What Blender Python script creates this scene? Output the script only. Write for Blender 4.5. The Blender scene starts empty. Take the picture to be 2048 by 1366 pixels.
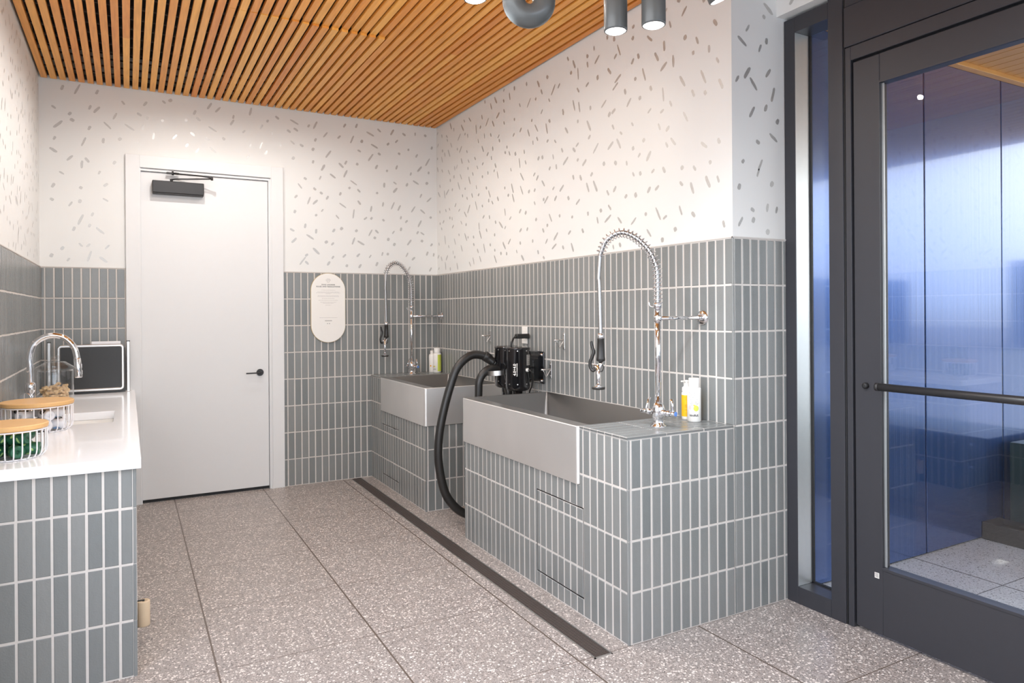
import bpy, math, random
from mathutils import Vector, Matrix, Euler
R = math.radians
rnd = random.Random(7)
scene = bpy.context.scene
col = scene.collection

# ------------------------------------------------------------------ measured room (metres)
XL, XR, XT, XF = -0.504, 2.315, 1.731, 2.652      # left wall, right wall, tub fronts, door wall
YB, YS = 5.545, 2.210                             # back wall, near face of pier and tub
ZC, ZT, ZK = 2.902, 1.648, 0.829                  # slat undersides, tile top, tub deck
PW, PH = 0.0519, 0.206                            # tile pitch

# ------------------------------------------------------------------ camera
def make_camera():
    cd = bpy.data.cameras.new('camera')
    ob = bpy.data.objects.new('camera', cd)
    col.objects.link(ob)
    yaw, roll = R(28.775), R(-0.38)
    F = Vector((math.sin(yaw), math.cos(yaw), 0))
    Rt = Vector((math.cos(yaw), -math.sin(yaw), 0))
    U = Vector((0, 0, 1))
    R2 = Rt * math.cos(roll) + U * math.sin(roll)
    U2 = -Rt * math.sin(roll) + U * math.cos(roll)
    m = Matrix((R2, U2, -F)).transposed().to_4x4()
    m.translation = Vector((0, 0, 1.3277))
    ob.matrix_world = m
    cd.sensor_width = 36
    cd.lens = 1398.5 * 36 / 2048
    cd.shift_y = -58.5 / 2048
    cd.clip_start = 0.05
    cd.clip_end = 300
    scene.camera = ob
make_camera()

# ------------------------------------------------------------------ view, world, sun, large lights
scene.view_settings.view_transform = 'Standard'
scene.view_settings.look = 'None'
scene.view_settings.exposure = 0.30
scene.view_settings.gamma = 1.0
scene.view_settings.use_curve_mapping = False
scene.cycles.transparent_max_bounces = 24

def make_world():
    w = bpy.data.worlds.new('sky')
    scene.world = w
    w.use_nodes = True
    nt = w.node_tree
    nt.nodes.clear()
    out = nt.nodes.new('ShaderNodeOutputWorld')
    bg = nt.nodes.new('ShaderNodeBackground')
    tc = nt.nodes.new('ShaderNodeTexCoord')
    sp = nt.nodes.new('ShaderNodeSeparateXYZ')
    mr = nt.nodes.new('ShaderNodeMapRange')
    mr.inputs['From Min'].default_value = -0.3
    mr.inputs['From Max'].default_value = 1.0
    cr = nt.nodes.new('ShaderNodeValToRGB')
    el = cr.color_ramp.elements
    el[0].position = 0.0; el[0].color = (.30, .29, .28, 1)
    el[1].position = 1.0; el[1].color = (.30, .42, .72, 1)
    for p, c in ((.2, (.40, .39, .38, 1)), (.24, (.72, .80, .92, 1)), (.34, (1.0, .99, .98, 1)), (.5, (.76, .84, .98, 1))):
        e = el.new(p); e.color = c
    nt.links.new(tc.outputs['Generated'], sp.inputs[0])
    nt.links.new(sp.outputs['Z'], mr.inputs['Value'])
    nt.links.new(mr.outputs[0], cr.inputs[0])
    nt.links.new(cr.outputs[0], bg.inputs['Color'])
    bg.inputs['Strength'].default_value = 3.5
    nt.links.new(bg.outputs[0], out.inputs[0])
make_world()

def light(name, kind, loc, target, power, color=(1, 1, 1), size=1.0, size_y=None, **kw):
    d = bpy.data.lights.new(name, kind)
    d.energy = power
    d.color = color
    if kind == 'AREA':
        d.size = size
        if size_y:
            d.shape = 'RECTANGLE'; d.size_y = size_y
    for k, v in kw.items():
        setattr(d, k, v)
    o = bpy.data.objects.new(name, d)
    col.objects.link(o)
    o.location = loc
    o.rotation_euler = (Vector(target) - Vector(loc)).to_track_quat('-Z', 'Y').to_euler()
    return o
light('sun', 'SUN', (20, 6, 20), (7, 4.5, 4.5), 5.0, (1, .95, .88), angle=R(1))
light('window_daylight', 'AREA', (1.1, -2.9, 2.1), (1.1, 4, 1.9), 20, (.48, .73, 1.0), 2.8, 1.4)
light('left_fill', 'AREA', (XL - .10, 1.05, 1.75), (2.0, 2.6, 1.2), 22, (.93, .97, 1.0), 2.6, 1.9)  # added fill from the left, brightens the tub fronts and sink aprons
light('storefront_daylight', 'AREA', (2.60, -1.2, 1.8), (0.0, 0.9, 1.5), 7, (.60, .80, 1.0), 2.4, 1.8)
light('slat_downlight', 'SPOT', (.45, 2.2, 2.86), (.5, 2.4, 0), 24, (1, .985, .97), spot_size=R(150), spot_blend=1.0, shadow_soft_size=.02)
light('slat_fill', 'SPOT', (0.55, 2.6, 2.25), (0.65, 3.0, 2.95), 15, (1, .97, .92), spot_size=R(165), spot_blend=1.0, shadow_soft_size=.02)  # added upward fill for the slats and upper walls, apart from the chandelier
SPOT = dict(spot_size=R(38), spot_blend=.8, shadow_soft_size=.02)
light('wall_spot', 'SPOT', (1.10, 1.75, 2.85), (2.3, 3.15, 2.05), 12, (1, .88, .72), **SPOT)
light('wall_spot', 'SPOT', (1.30, 3.10, 2.86), (2.3, 4.55, 1.9), 18, (1, .88, .72), **SPOT)
for px in (.35, 1.05):
    for py in (3.0, 3.9, 4.75):
        light('slat_downlight', 'SPOT', (px, py, 2.86), (px + .03, py + .03, 0), 21 if px < 1 else 13, (1, .975, .945), spot_size=R(178), spot_blend=.7, shadow_soft_size=.015)

# ------------------------------------------------------------------ materials
def S(r, g, b):
    f = lambda c: (c / 255 / 12.92) if c / 255 <= .04045 else ((c / 255 + .055) / 1.055) ** 2.4
    return (f(r), f(g), f(b), 1)

def nodes(name):
    m = bpy.data.materials.new(name)
    m.use_nodes = True
    nt = m.node_tree
    b = nt.nodes['Principled BSDF']
    return m, nt, b

def simple(name, color, rough=.5, metal=0.0, var=.04, scale=40, bump=0.0, bscale=200, coat=0.0, ior=1.5, emit=None, trans=0.0):
    """principled material with a noise variation of its colour and an optional fine bump"""
    m, nt, b = nodes(name)
    tc = nt.nodes.new('ShaderNodeTexCoord')
    nz = nt.nodes.new('ShaderNodeTexNoise')
    nz.inputs['Scale'].default_value = scale
    nt.links.new(tc.outputs['Object'], nz.inputs['Vector'])
    mr = nt.nodes.new('ShaderNodeMapRange')
    mr.inputs['To Min'].default_value = 1 - var
    mr.inputs['To Max'].default_value = 1 + var
    nt.links.new(nz.outputs['Fac'], mr.inputs['Value'])
    mul = nt.nodes.new('ShaderNodeVectorMath')
    mul.operation = 'SCALE'
    mul.inputs[0].default_value = color[:3]
    nt.links.new(mr.outputs[0], mul.inputs['Scale'])
    nt.links.new(mul.outputs[0], b.inputs['Base Color'])
    b.inputs['Roughness'].default_value = rough
    b.inputs['Metallic'].default_value = metal
    b.inputs['IOR'].default_value = ior
    b.inputs['Coat Weight'].default_value = coat
    b.inputs['Transmission Weight'].default_value = trans
    if emit:
        b.inputs['Emission Color'].default_value = emit[:3] + (1,) if len(emit) > 3 else emit
        b.inputs['Emission Strength'].default_value = emit[3]
    if bump:
        n2 = nt.nodes.new('ShaderNodeTexNoise')
        n2.inputs['Scale'].default_value = bscale
        nt.links.new(tc.outputs['Object'], n2.inputs['Vector'])
        bp = nt.nodes.new('ShaderNodeBump')
        bp.inputs['Strength'].default_value = bump
        bp.inputs['Distance'].default_value = .002
        nt.links.new(n2.outputs['Fac'], bp.inputs['Height'])
        nt.links.new(bp.outputs[0], b.inputs['Normal'])
    return m

def mat_tile():
    m, nt, b = nodes('glazed_tile')
    geo = nt.nodes.new('ShaderNodeNewGeometry')
    cr = nt.nodes.new('ShaderNodeValToRGB')
    cr.color_ramp.elements[0].color = S(122, 125, 124)
    cr.color_ramp.elements[1].color = S(137, 138, 136)
    nt.links.new(geo.outputs['Random Per Island'], cr.inputs[0])
    tc = nt.nodes.new('ShaderNodeTexCoord')
    mp = nt.nodes.new('ShaderNodeMapping')
    mp.inputs['Scale'].default_value = (1, 1, .25)
    nt.links.new(tc.outputs['Object'], mp.inputs[0])
    nz = nt.nodes.new('ShaderNodeTexNoise')
    nz.inputs['Scale'].default_value = 90
    nz.inputs['Detail'].default_value = 3
    nt.links.new(mp.outputs[0], nz.inputs['Vector'])
    mx = nt.nodes.new('ShaderNodeMixRGB')
    mx.blend_type = 'MULTIPLY'
    mx.inputs[0].default_value = .13
    nt.links.new(cr.outputs[0], mx.inputs[1])
    c2 = nt.nodes.new('ShaderNodeValToRGB')
    c2.color_ramp.elements[0].position = .3; c2.color_ramp.elements[0].color = (.75, .75, .75, 1)
    c2.color_ramp.elements[1].position = .7; c2.color_ramp.elements[1].color = (1.1, 1.1, 1.1, 1)
    nt.links.new(nz.outputs['Fac'], c2.inputs[0])
    nt.links.new(c2.outputs[0], mx.inputs[2])
    nt.links.new(mx.outputs[0], b.inputs['Base Color'])
    b.inputs['Roughness'].default_value = .22
    n2 = nt.nodes.new('ShaderNodeTexNoise')
    n2.inputs['Scale'].default_value = 190
    n2.inputs['Detail'].default_value = 2
    nt.links.new(tc.outputs['Object'], n2.inputs['Vector'])
    bp = nt.nodes.new('ShaderNodeBump')
    bp.inputs['Strength'].default_value = .8
    bp.inputs['Distance'].default_value = .0009
    nt.links.new(n2.outputs['Fac'], bp.inputs['Height'])
    nt.links.new(bp.outputs[0], b.inputs['Normal'])
    return m

def mat_terrazzo(name, base, chips, dark, grout=None, px=.605, ox=.285, py=.597, oy=2.808, gw=.0028, scale=75, rough=.35):
    m, nt, b = nodes(name)
    N = nt.nodes.new; L = nt.links.new
    geo = N('ShaderNodeNewGeometry')
    warp = N('ShaderNodeTexNoise'); warp.inputs['Scale'].default_value = 60
    L(geo.outputs['Position'], warp.inputs['Vector'])
    wa = N('ShaderNodeMixRGB'); wa.blend_type = 'ADD'; wa.inputs[0].default_value = .008
    L(geo.outputs['Position'], wa.inputs[1]); L(warp.outputs['Color'], wa.inputs[2])
    last = None
    def layer(prev, sc, thr_d, thr_r, ramp, off):
        ad = N('ShaderNodeVectorMath'); ad.operation = 'ADD'; ad.inputs[1].default_value = (off, off * .7, .0)
        L(wa.outputs[0], ad.inputs[0])
        v = N('ShaderNodeTexVoronoi'); v.inputs['Scale'].default_value = sc
        L(ad.outputs[0], v.inputs['Vector'])
        sp = N('ShaderNodeSeparateColor'); L(v.outputs['Color'], sp.inputs[0])
        # radius of the chip depends on the cell's random value
        rad = N('ShaderNodeMath'); rad.operation = 'MULTIPLY_ADD'
        L(sp.outputs['Red'], rad.inputs[0]); rad.inputs[1].default_value = thr_d; rad.inputs[2].default_value = thr_d * .35
        lt = N('ShaderNodeMath'); lt.operation = 'LESS_THAN'
        L(v.outputs['Distance'], lt.inputs[0]); L(rad.outputs[0], lt.inputs[1])
        g = N('ShaderNodeMath'); g.operation = 'GREATER_THAN'
        L(sp.outputs['Green'], g.inputs[0]); g.inputs[1].default_value = thr_r
        mu = N('ShaderNodeMath'); mu.operation = 'MULTIPLY'
        L(lt.outputs[0], mu.inputs[0]); L(g.outputs[0], mu.inputs[1])
        cr = N('ShaderNodeValToRGB'); cr.color_ramp.interpolation = 'CONSTANT'
        el = cr.color_ramp.elements
        el[0].color = ramp[0][1]
        el[1].position = ramp[1][0]; el[1].color = ramp[1][1]
        for p_, c_ in ramp[2:]:
            e = el.new(p_); e.color = c_
        L(sp.outputs['Blue'], cr.inputs[0])
        mx = N('ShaderNodeMixRGB')
        L(mu.outputs[0], mx.inputs[0])
        if prev is None: mx.inputs[1].default_value = base
        else: L(prev, mx.inputs[1])
        L(cr.outputs[0], mx.inputs[2])
        return mx.outputs[0]
    c = layer(None, scale * 1.7, .46, .15, [(0, chips[1]), (.5, chips[2]), (.8, dark)], 3.1)
    c = layer(c, scale, .42, .30, [(0, chips[0]), (.45, chips[1]), (.72, chips[2]), (.88, dark)], 0.0)
    if grout:
        sx = N('ShaderNodeSeparateXYZ'); L(geo.outputs['Position'], sx.inputs[0])
        masks = []
        for ax, pitch, off in (('X', px, ox), ('Y', py, oy)):
            a = N('ShaderNodeMath'); a.operation = 'SUBTRACT'; L(sx.outputs[ax], a.inputs[0]); a.inputs[1].default_value = off - pitch * 50
            md = N('ShaderNodeMath'); md.operation = 'MODULO'; L(a.outputs[0], md.inputs[0]); md.inputs[1].default_value = pitch
            pp = N('ShaderNodeMath'); pp.operation = 'PINGPONG'; L(a.outputs[0], pp.inputs[0]); pp.inputs[1].default_value = pitch / 2
            lt = N('ShaderNodeMath'); lt.operation = 'LESS_THAN'; L(pp.outputs[0], lt.inputs[0])
            lt.inputs[1].default_value = gw if ax == 'X' else gw * .55
            masks.append(lt)
        mxm = N('ShaderNodeMath'); mxm.operation = 'MAXIMUM'
        L(masks[0].outputs[0], mxm.inputs[0]); L(masks[1].outputs[0], mxm.inputs[1])
        mg = N('ShaderNodeMixRGB'); L(mxm.outputs[0], mg.inputs[0]); L(c, mg.inputs[1]); mg.inputs[2].default_value = grout
        c = mg.outputs[0]
    L(c, b.inputs['Base Color'])
    b.inputs['Roughness'].default_value = rough
    return m

def mat_slat():
    m, nt, b = nodes('slat_wood')
    N = nt.nodes.new; L = nt.links.new
    geo = N('ShaderNodeNewGeometry')
    cr = N('ShaderNodeValToRGB')
    cr.color_ramp.elements[0].color = S(226, 142, 58)
    cr.color_ramp.elements[1].color = S(246, 180, 86)
    L(geo.outputs['Random Per Island'], cr.inputs[0])
    mp = N('ShaderNodeMapping'); mp.inputs['Scale'].default_value = (26, 1.6, 26)
    L(geo.outputs['Position'], mp.inputs[0])
    nz = N('ShaderNodeTexNoise'); nz.inputs['Scale'].default_value = 3; nz.inputs['Detail'].default_value = 5
    nz.inputs['Distortion'].default_value = .4
    L(mp.outputs[0], nz.inputs['Vector'])
    c2 = N('ShaderNodeValToRGB')
    c2.color_ramp.elements[0].position = .3; c2.color_ramp.elements[0].color = (.82, .74, .66, 1)
    c2.color_ramp.elements[1].position = .65; c2.color_ramp.elements[1].color = (1.05, 1.05, 1.05, 1)
    L(nz.outputs['Fac'], c2.inputs[0])
    mx = N('ShaderNodeMixRGB'); mx.blend_type = 'MULTIPLY'; mx.inputs[0].default_value = .8
    L(cr.outputs[0], mx.inputs[1]); L(c2.outputs[0], mx.inputs[2])
    L(mx.outputs[0], b.inputs['Base Color'])
    b.inputs['Roughness'].default_value = .42
    return m

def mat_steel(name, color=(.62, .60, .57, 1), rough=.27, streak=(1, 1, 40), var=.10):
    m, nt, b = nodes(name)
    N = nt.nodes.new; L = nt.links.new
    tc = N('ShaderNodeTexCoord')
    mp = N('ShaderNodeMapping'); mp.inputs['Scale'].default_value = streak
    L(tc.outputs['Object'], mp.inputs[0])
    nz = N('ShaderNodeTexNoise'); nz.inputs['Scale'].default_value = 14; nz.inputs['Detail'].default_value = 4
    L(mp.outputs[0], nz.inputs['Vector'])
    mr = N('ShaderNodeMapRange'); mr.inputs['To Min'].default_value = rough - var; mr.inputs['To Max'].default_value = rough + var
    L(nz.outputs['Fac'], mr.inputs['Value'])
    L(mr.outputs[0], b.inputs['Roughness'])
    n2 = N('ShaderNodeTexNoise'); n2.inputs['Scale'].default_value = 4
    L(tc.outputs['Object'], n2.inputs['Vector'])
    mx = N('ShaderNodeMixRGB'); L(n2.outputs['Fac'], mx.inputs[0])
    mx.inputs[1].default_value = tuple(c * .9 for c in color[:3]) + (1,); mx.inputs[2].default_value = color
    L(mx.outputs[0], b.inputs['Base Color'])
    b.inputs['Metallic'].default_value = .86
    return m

def mat_glass(name, tint=(.97, .985, .98, 1), rough=0.0, refl=1.0):
    m = bpy.data.materials.new(name); m.use_nodes = True
    nt = m.node_tree; nt.nodes.clear()
    N = nt.nodes.new; L = nt.links.new
    out = N('ShaderNodeOutputMaterial')
    tr = N('ShaderNodeBsdfTransparent'); tr.inputs[0].default_value = tint
    gl = N('ShaderNodeBsdfGlossy'); gl.inputs['Roughness'].default_value = rough
    fr = N('ShaderNodeLayerWeight'); fr.inputs['Blend'].default_value = .5
    pw = N('ShaderNodeMath'); pw.operation = 'POWER'; pw.inputs[1].default_value = 5.0
    mu = N('ShaderNodeMath'); mu.operation = 'MULTIPLY_ADD'; mu.inputs[1].default_value = .9 * refl; mu.inputs[2].default_value = .04 * refl
    mx = N('ShaderNodeMixShader')
    L(fr.outputs['Facing'], pw.inputs[0]); L(pw.outputs[0], mu.inputs[0]); L(mu.outputs[0], mx.inputs[0])
    L(tr.outputs[0], mx.inputs[1]); L(gl.outputs[0], mx.inputs[2]); L(mx.outputs[0], out.inputs[0])
    return m

def mat_blue():
    m, nt, b = nodes('blue_lacquer_panel')
    N = nt.nodes.new; L = nt.links.new
    b.inputs['Base Color'].default_value = S(56, 92, 156)
    b.inputs['Metallic'].default_value = .6
    b.inputs['Roughness'].default_value = .20
    b.inputs['Coat Weight'].default_value = 1
    b.inputs['Coat Roughness'].default_value = .06
    tc = N('ShaderNodeTexCoord')
    mp = N('ShaderNodeMapping'); mp.inputs['Scale'].default_value = (22, 1, .25)
    L(tc.outputs['Object'], mp.inputs[0])
    nz = N('ShaderNodeTexNoise'); nz.inputs['Scale'].default_value = 2.0
    L(mp.outputs[0], nz.inputs['Vector'])
    bp = N('ShaderNodeBump'); bp.inputs['Strength'].default_value = .08; bp.inputs['Distance'].default_value = .01
    L(nz.outputs['Fac'], bp.inputs['Height']); L(bp.outputs[0], b.inputs['Normal'])
    return m

M = {}
M['tile'] = mat_tile()
M['grout'] = simple('grout', S(206, 200, 194), .9, var=.05, scale=60)
M['paint'] = simple('wall_paint', S(231, 230, 227), .75, var=.01, scale=8, bump=.12, bscale=500)
M['ink'] = simple('silver_ink', (.55, .54, .52, 1), .40, metal=.5, var=.12, scale=120)
M['white_paint'] = simple('white_door_paint', S(226, 225, 224), .45, var=.01, scale=20, bump=.05, bscale=300)
M['floor'] = mat_terrazzo('terrazzo', S(156, 146, 140), [S(230, 219, 211), S(192, 180, 173), S(130, 120, 114)], S(92, 85, 82), grout=S(98, 84, 74), scale=108, gw=.0036)
M['slat'] = mat_slat()
M['black'] = simple('black_backing', S(34, 31, 30), .85, var=.2, scale=6)
M['batten'] = simple('dark_batten', S(66, 60, 56), .7)
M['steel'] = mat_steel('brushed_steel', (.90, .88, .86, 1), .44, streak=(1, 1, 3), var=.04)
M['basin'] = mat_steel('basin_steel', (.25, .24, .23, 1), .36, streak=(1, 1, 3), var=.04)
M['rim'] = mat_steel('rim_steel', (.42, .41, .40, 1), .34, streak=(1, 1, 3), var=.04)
M['hose_steel'] = simple('hose_steel', (.42, .41, .40, 1), .36, metal=1, var=.05)
M['chrome'] = simple('chrome', (.82, .82, .84, 1), .07, metal=1, var=.02)
M['satin'] = simple('satin_metal', (.66, .64, .62, 1), .3, metal=1, var=.04)
M['bronze'] = simple('dark_frame_paint', S(52, 52, 57), .42, var=.05, scale=30, bump=.06, bscale=400)
M['bronze2'] = simple('dark_frame_gasket', S(26, 26, 28), .6)
M['reveal'] = simple('reveal_aluminium', (.74, .76, .76, 1), .35, metal=.8, var=.03)
M['blackmetal'] = simple('black_metal', S(40, 39, 40), .38, var=.05)
M['gloss_black'] = simple('gloss_black', S(18, 18, 21), .14, var=.1, coat=.6)
M['rubber'] = simple('black_rubber', S(40, 38, 36), .36, var=.15, scale=80)
M['glass'] = mat_glass('clear_glass')
M['acrylic'] = mat_glass('clear_acrylic', (.98, .985, .99, 1), refl=2.2)
M['blue'] = mat_blue()
M['quartz'] = simple('white_quartz', S(248, 248, 250), .22, var=.012, scale=25, coat=.2)
M['ceramic'] = simple('white_ceramic', S(238, 236, 232), .18, var=.01)
M['bamboo'] = simple('bamboo_lid', S(224, 178, 118), .42, var=.05, scale=9)
M['wire'] = simple('white_wire', S(240, 238, 240), .4, var=.01)
M['white_plastic'] = simple('white_plastic', S(240, 236, 230), .4, var=.01)
M['bag_white'] = simple('white_bag_roll', S(238, 238, 242), .45, var=.03)
M['bag_green'] = simple('green_bag_roll', S(38, 96, 70), .35, var=.25, scale=30)
M['bag_lime'] = simple('pale_green_print', S(170, 205, 130), .4)
M['biscuit'] = simple('dog_biscuit', S(224, 192, 148), .8, var=.12, scale=60, bump=.5, bscale=220)
M['print_grey'] = simple('grey_print', S(120, 118, 116), .6)
M['print_light'] = simple('pale_print', S(188, 184, 180), .6)
M['print_dark'] = simple('dark_print', S(48, 46, 46), .6)
M['gold'] = simple('brass_edge', S(196, 168, 116), .3, metal=.8)
M['yellow'] = simple('yellow_label', S(243, 190, 30), .45, var=.05)
M['lime'] = simple('lime_label', S(206, 216, 84), .45, var=.05)
M['pink'] = simple('pink_print', S(240, 200, 196), .5)
M['blue_button'] = simple('blue_button', S(96, 140, 214), .4)
M['lamp_grey'] = simple('grey_lamp_enamel', S(86, 88, 87), .38, var=.03, coat=.2)
M['emit'] = simple('lamp_lens', (1, 1, 1, 1), .4, emit=(1, .98, .95, 6.0))
M['paver'] = mat_terrazzo('paver', S(222, 222, 226), [S(236, 236, 240), S(228, 228, 232), S(200, 200, 204)], S(140, 140, 144),
                          grout=S(70, 68, 68), px=.90, ox=3.687, py=.90, oy=1.82, gw=.004, scale=110, rough=.6)
M['asphalt'] = simple('street', S(150, 146, 140), .9, var=.1, scale=3)
M['cedar'] = simple('soffit_wood', S(216, 160, 92), .45, var=.10, scale=5)
M['curb'] = simple('granite_curb', S(70, 66, 64), .6, var=.15, scale=60)
M['planter'] = simple('dark_green_board', S(40, 58, 56), .45, var=.1, scale=60)
M['facade'] = simple('far_facade', S(128, 140, 158), .8, var=.2, scale=.6)
M['paper'] = simple('kraft_paper', S(214, 190, 160), .8)
M['print_red'] = simple('orange_print', S(240, 170, 40), .5)

# ------------------------------------------------------------------ mesh builder
class MB:
    def __init__(s):
        s.v = []; s.f = []; s.m = []; s.sm = []
    def add(s, vs, fs, mat=0, smooth=False):
        b = len(s.v)
        s.v += [tuple(v) for v in vs]
        for f in fs:
            s.f.append([b + i for i in f]); s.m.append(mat); s.sm.append(smooth)
        return s
    def quad(s, a, b, c, d, mat=0):
        return s.add([a, b, c, d], [(0, 1, 2, 3)], mat)
    def box(s, x0, x1, y0, y1, z0, z1, mat=0, bev=0.0, xf=None):
        if bev <= 0:
            vs = [(x, y, z) for x in (x0, x1) for y in (y0, y1) for z in (z0, z1)]
            fs = [(0, 1, 3, 2), (4, 6, 7, 5), (0, 4, 5, 1), (2, 3, 7, 6), (0, 2, 6, 4), (1, 5, 7, 3)]
        else:
            e = min(bev, (x1 - x0) / 2.01, (y1 - y0) / 2.01, (z1 - z0) / 2.01)
            vs = []; idx = {}
            for i, x in enumerate((x0, x1)):
                for j, y in enumerate((y0, y1)):
                    for k, z in enumerate((z0, z1)):
                        sx, sy, sz = (1 - 2 * i) * e, (1 - 2 * j) * e, (1 - 2 * k) * e
                        idx[i, j, k, 0] = len(vs); vs.append((x, y + sy, z + sz))
                        idx[i, j, k, 1] = len(vs); vs.append((x + sx, y, z + sz))
                        idx[i, j, k, 2] = len(vs); vs.append((x + sx, y + sy, z))
            fs = []
            I = idx
            for i in (0, 1):
                q = [I[i, 0, 0, 0], I[i, 0, 1, 0], I[i, 1, 1, 0], I[i, 1, 0, 0]]; fs.append(q if i == 0 else q[::-1])
                q = [I[0, i, 0, 1], I[1, i, 0, 1], I[1, i, 1, 1], I[0, i, 1, 1]]; fs.append(q if i == 0 else q[::-1])
                q = [I[0, 0, i, 2], I[0, 1, i, 2], I[1, 1, i, 2], I[1, 0, i, 2]]; fs.append(q if i == 0 else q[::-1])
            for a in (0, 1):
                for c in (0, 1):
                    fl = (a + c) % 2
                    q = [I[a, c, 0, 0], I[a, c, 0, 1], I[a, c, 1, 1], I[a, c, 1, 0]]; fs.append(q if fl else q[::-1])
                    q = [I[a, 0, c, 0], I[a, 0, c, 2], I[a, 1, c, 2], I[a, 1, c, 0]]; fs.append(q[::-1] if fl else q)
                    q = [I[0, a, c, 1], I[0, a, c, 2], I[1, a, c, 2], I[1, a, c, 1]]; fs.append(q if fl else q[::-1])
                    for d in (0, 1):
                        t = [I[a, c, d, 0], I[a, c, d, 1], I[a, c, d, 2]]
                        fs.append(t if (a + c + d) % 2 else t[::-1])
        if xf: vs = [xf @ Vector(v) for v in vs]
        return s.add(vs, fs, mat)
    def lathe(s, prof, c=(0, 0, 0), axis=(0, 0, 1), n=32, mat=0, smooth=True, cap=True, sx=1.0):
        """prof: list of (r, h) along axis from c"""
        c = Vector(c); ax = Vector(axis).normalized()
        t = Vector((1, 0, 0)) if abs(ax.x) < .9 else Vector((0, 1, 0))
        u = (t - ax * t.dot(ax)).normalized(); w = ax.cross(u)
        vs = []
        for r, h in prof:
            for i in range(n):
                a = 2 * math.pi * i / n
                vs.append(c + ax * h + (u * math.cos(a) * sx + w * math.sin(a)) * r)
        fs = []
        for k in range(len(prof) - 1):
            for i in range(n):
                j = (i + 1) % n
                fs.append((k * n + i, k * n + j, (k + 1) * n + j, (k + 1) * n + i))
        s.add(vs, fs, mat, smooth)
        if cap:
            b = len(s.v) - len(vs)
            if prof[0][0] > 1e-5:
                s.f.append([b + i for i in range(n)][::-1]); s.m.append(mat); s.sm.append(False)
            if prof[-1][0] > 1e-5:
                s.f.append([b + (len(prof) - 1) * n + i for i in range(n)]); s.m.append(mat); s.sm.append(False)
        return s
    def cyl(s, a, b, r, r2=None, n=20, mat=0, bev=0.0):
        a = Vector(a); b = Vector(b); L = (b - a).length
        r2 = r if r2 is None else r2
        pr = [(r, 0), (r2, L)] if bev <= 0 else [(r - bev, 0), (r, bev), (r2, L - bev), (r2 - bev, L)]
        return s.lathe(pr, a, b - a, n, mat)
    def tube(s, pts, r, n=10, mat=0, rib=None, closed=False):
        """sweep a circle along pts (parallel transport); rib(i)->radius factor"""
        P = [Vector(p) for p in pts]; N = len(P)
        T = []
        for i in range(N):
            a = P[(i - 1) % N] if (closed or i > 0) else P[i]
            b = P[(i + 1) % N] if (closed or i < N - 1) else P[i]
            T.append((b - a).normalized())
        t0 = Vector((0, 0, 1)) if abs(T[0].z) < .9 else Vector((1, 0, 0))
        u = (t0 - T[0] * t0.dot(T[0])).normalized()
        vs = []
        for i in range(N):
            if i:
                u = (u - T[i] * u.dot(T[i])).normalized()
            w = T[i].cross(u)
            rr = (r[i] if isinstance(r, (list, tuple)) else r) * (rib(i) if rib else 1)
            for k in range(n):
                a = 2 * math.pi * k / n
                vs.append(P[i] + (u * math.cos(a) + w * math.sin(a)) * rr)
        fs = []
        for i in range(N if closed else N - 1):
            j = (i + 1) % N
            for k in range(n):
                l = (k + 1) % n
                fs.append((i * n + k, i * n + l, j * n + l, j * n + k))
        s.add(vs, fs, mat, True)
        if not closed:
            b = len(s.v) - len(vs)
            s.f.append([b + k for k in range(n)][::-1]); s.m.append(mat); s.sm.append(False)
            s.f.append([b + (N - 1) * n + k for k in range(n)]); s.m.append(mat); s.sm.append(False)
        return s
    def poly(s, pts, thick, mat=0):
        """extrude a closed 3-D polygon along thick vector"""
        n = len(pts); t = Vector(thick)
        vs = [Vector(p) for p in pts] + [Vector(p) + t for p in pts]
        fs = [tuple(range(n))[::-1], tuple(range(n, 2 * n))] + [(i, (i + 1) % n, n + (i + 1) % n, n + i) for i in range(n)]
        return s.add(vs, fs, mat)
    def build(s, name, mats, parent=None, origin=None):
        me = bpy.data.meshes.new(name)
        o0 = Vector(origin) if origin else Vector((0, 0, 0))
        me.from_pydata([tuple(Vector(v) - o0) for v in s.v], [], s.f)
        mats = mats if isinstance(mats, (list, tuple)) else [mats]
        for m in mats: me.materials.append(m)
        for p, mi, sm in zip(me.polygons, s.m, s.sm):
            p.material_index = mi; p.use_smooth = sm
        me.update()
        ob = bpy.data.objects.new(name, me)
        col.objects.link(ob)
        ob.location = o0
        if parent:
            ob.parent = parent
            w = Vector((0, 0, 0)); q = parent
            while q: w += q.location; q = q.parent
            ob.location = o0 - w
        return ob

def struct(o):
    o['kind'] = 'structure'; return o
def tag(o, label, cat, group=None):
    o['label'] = label; o['category'] = cat
    if group: o['group'] = group
    return o
def thing(name, label, cat, loc, group=None):
    o = bpy.data.objects.new(name, None)
    col.objects.link(o); o.location = loc
    o.empty_display_size = .05
    return tag(o, label, cat, group)
def copy_tree(o, label=None, loc=None, rot=None):
    c = o.copy(); col.objects.link(c)
    if label: c['label'] = label
    if loc is not None: c.location = loc
    if rot is not None: c.rotation_euler = rot
    for ch in o.children:
        d = ch.copy(); col.objects.link(d); d.parent = c
        for g in ch.children:
            e = g.copy(); col.objects.link(e); e.parent = d
    return c

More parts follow.
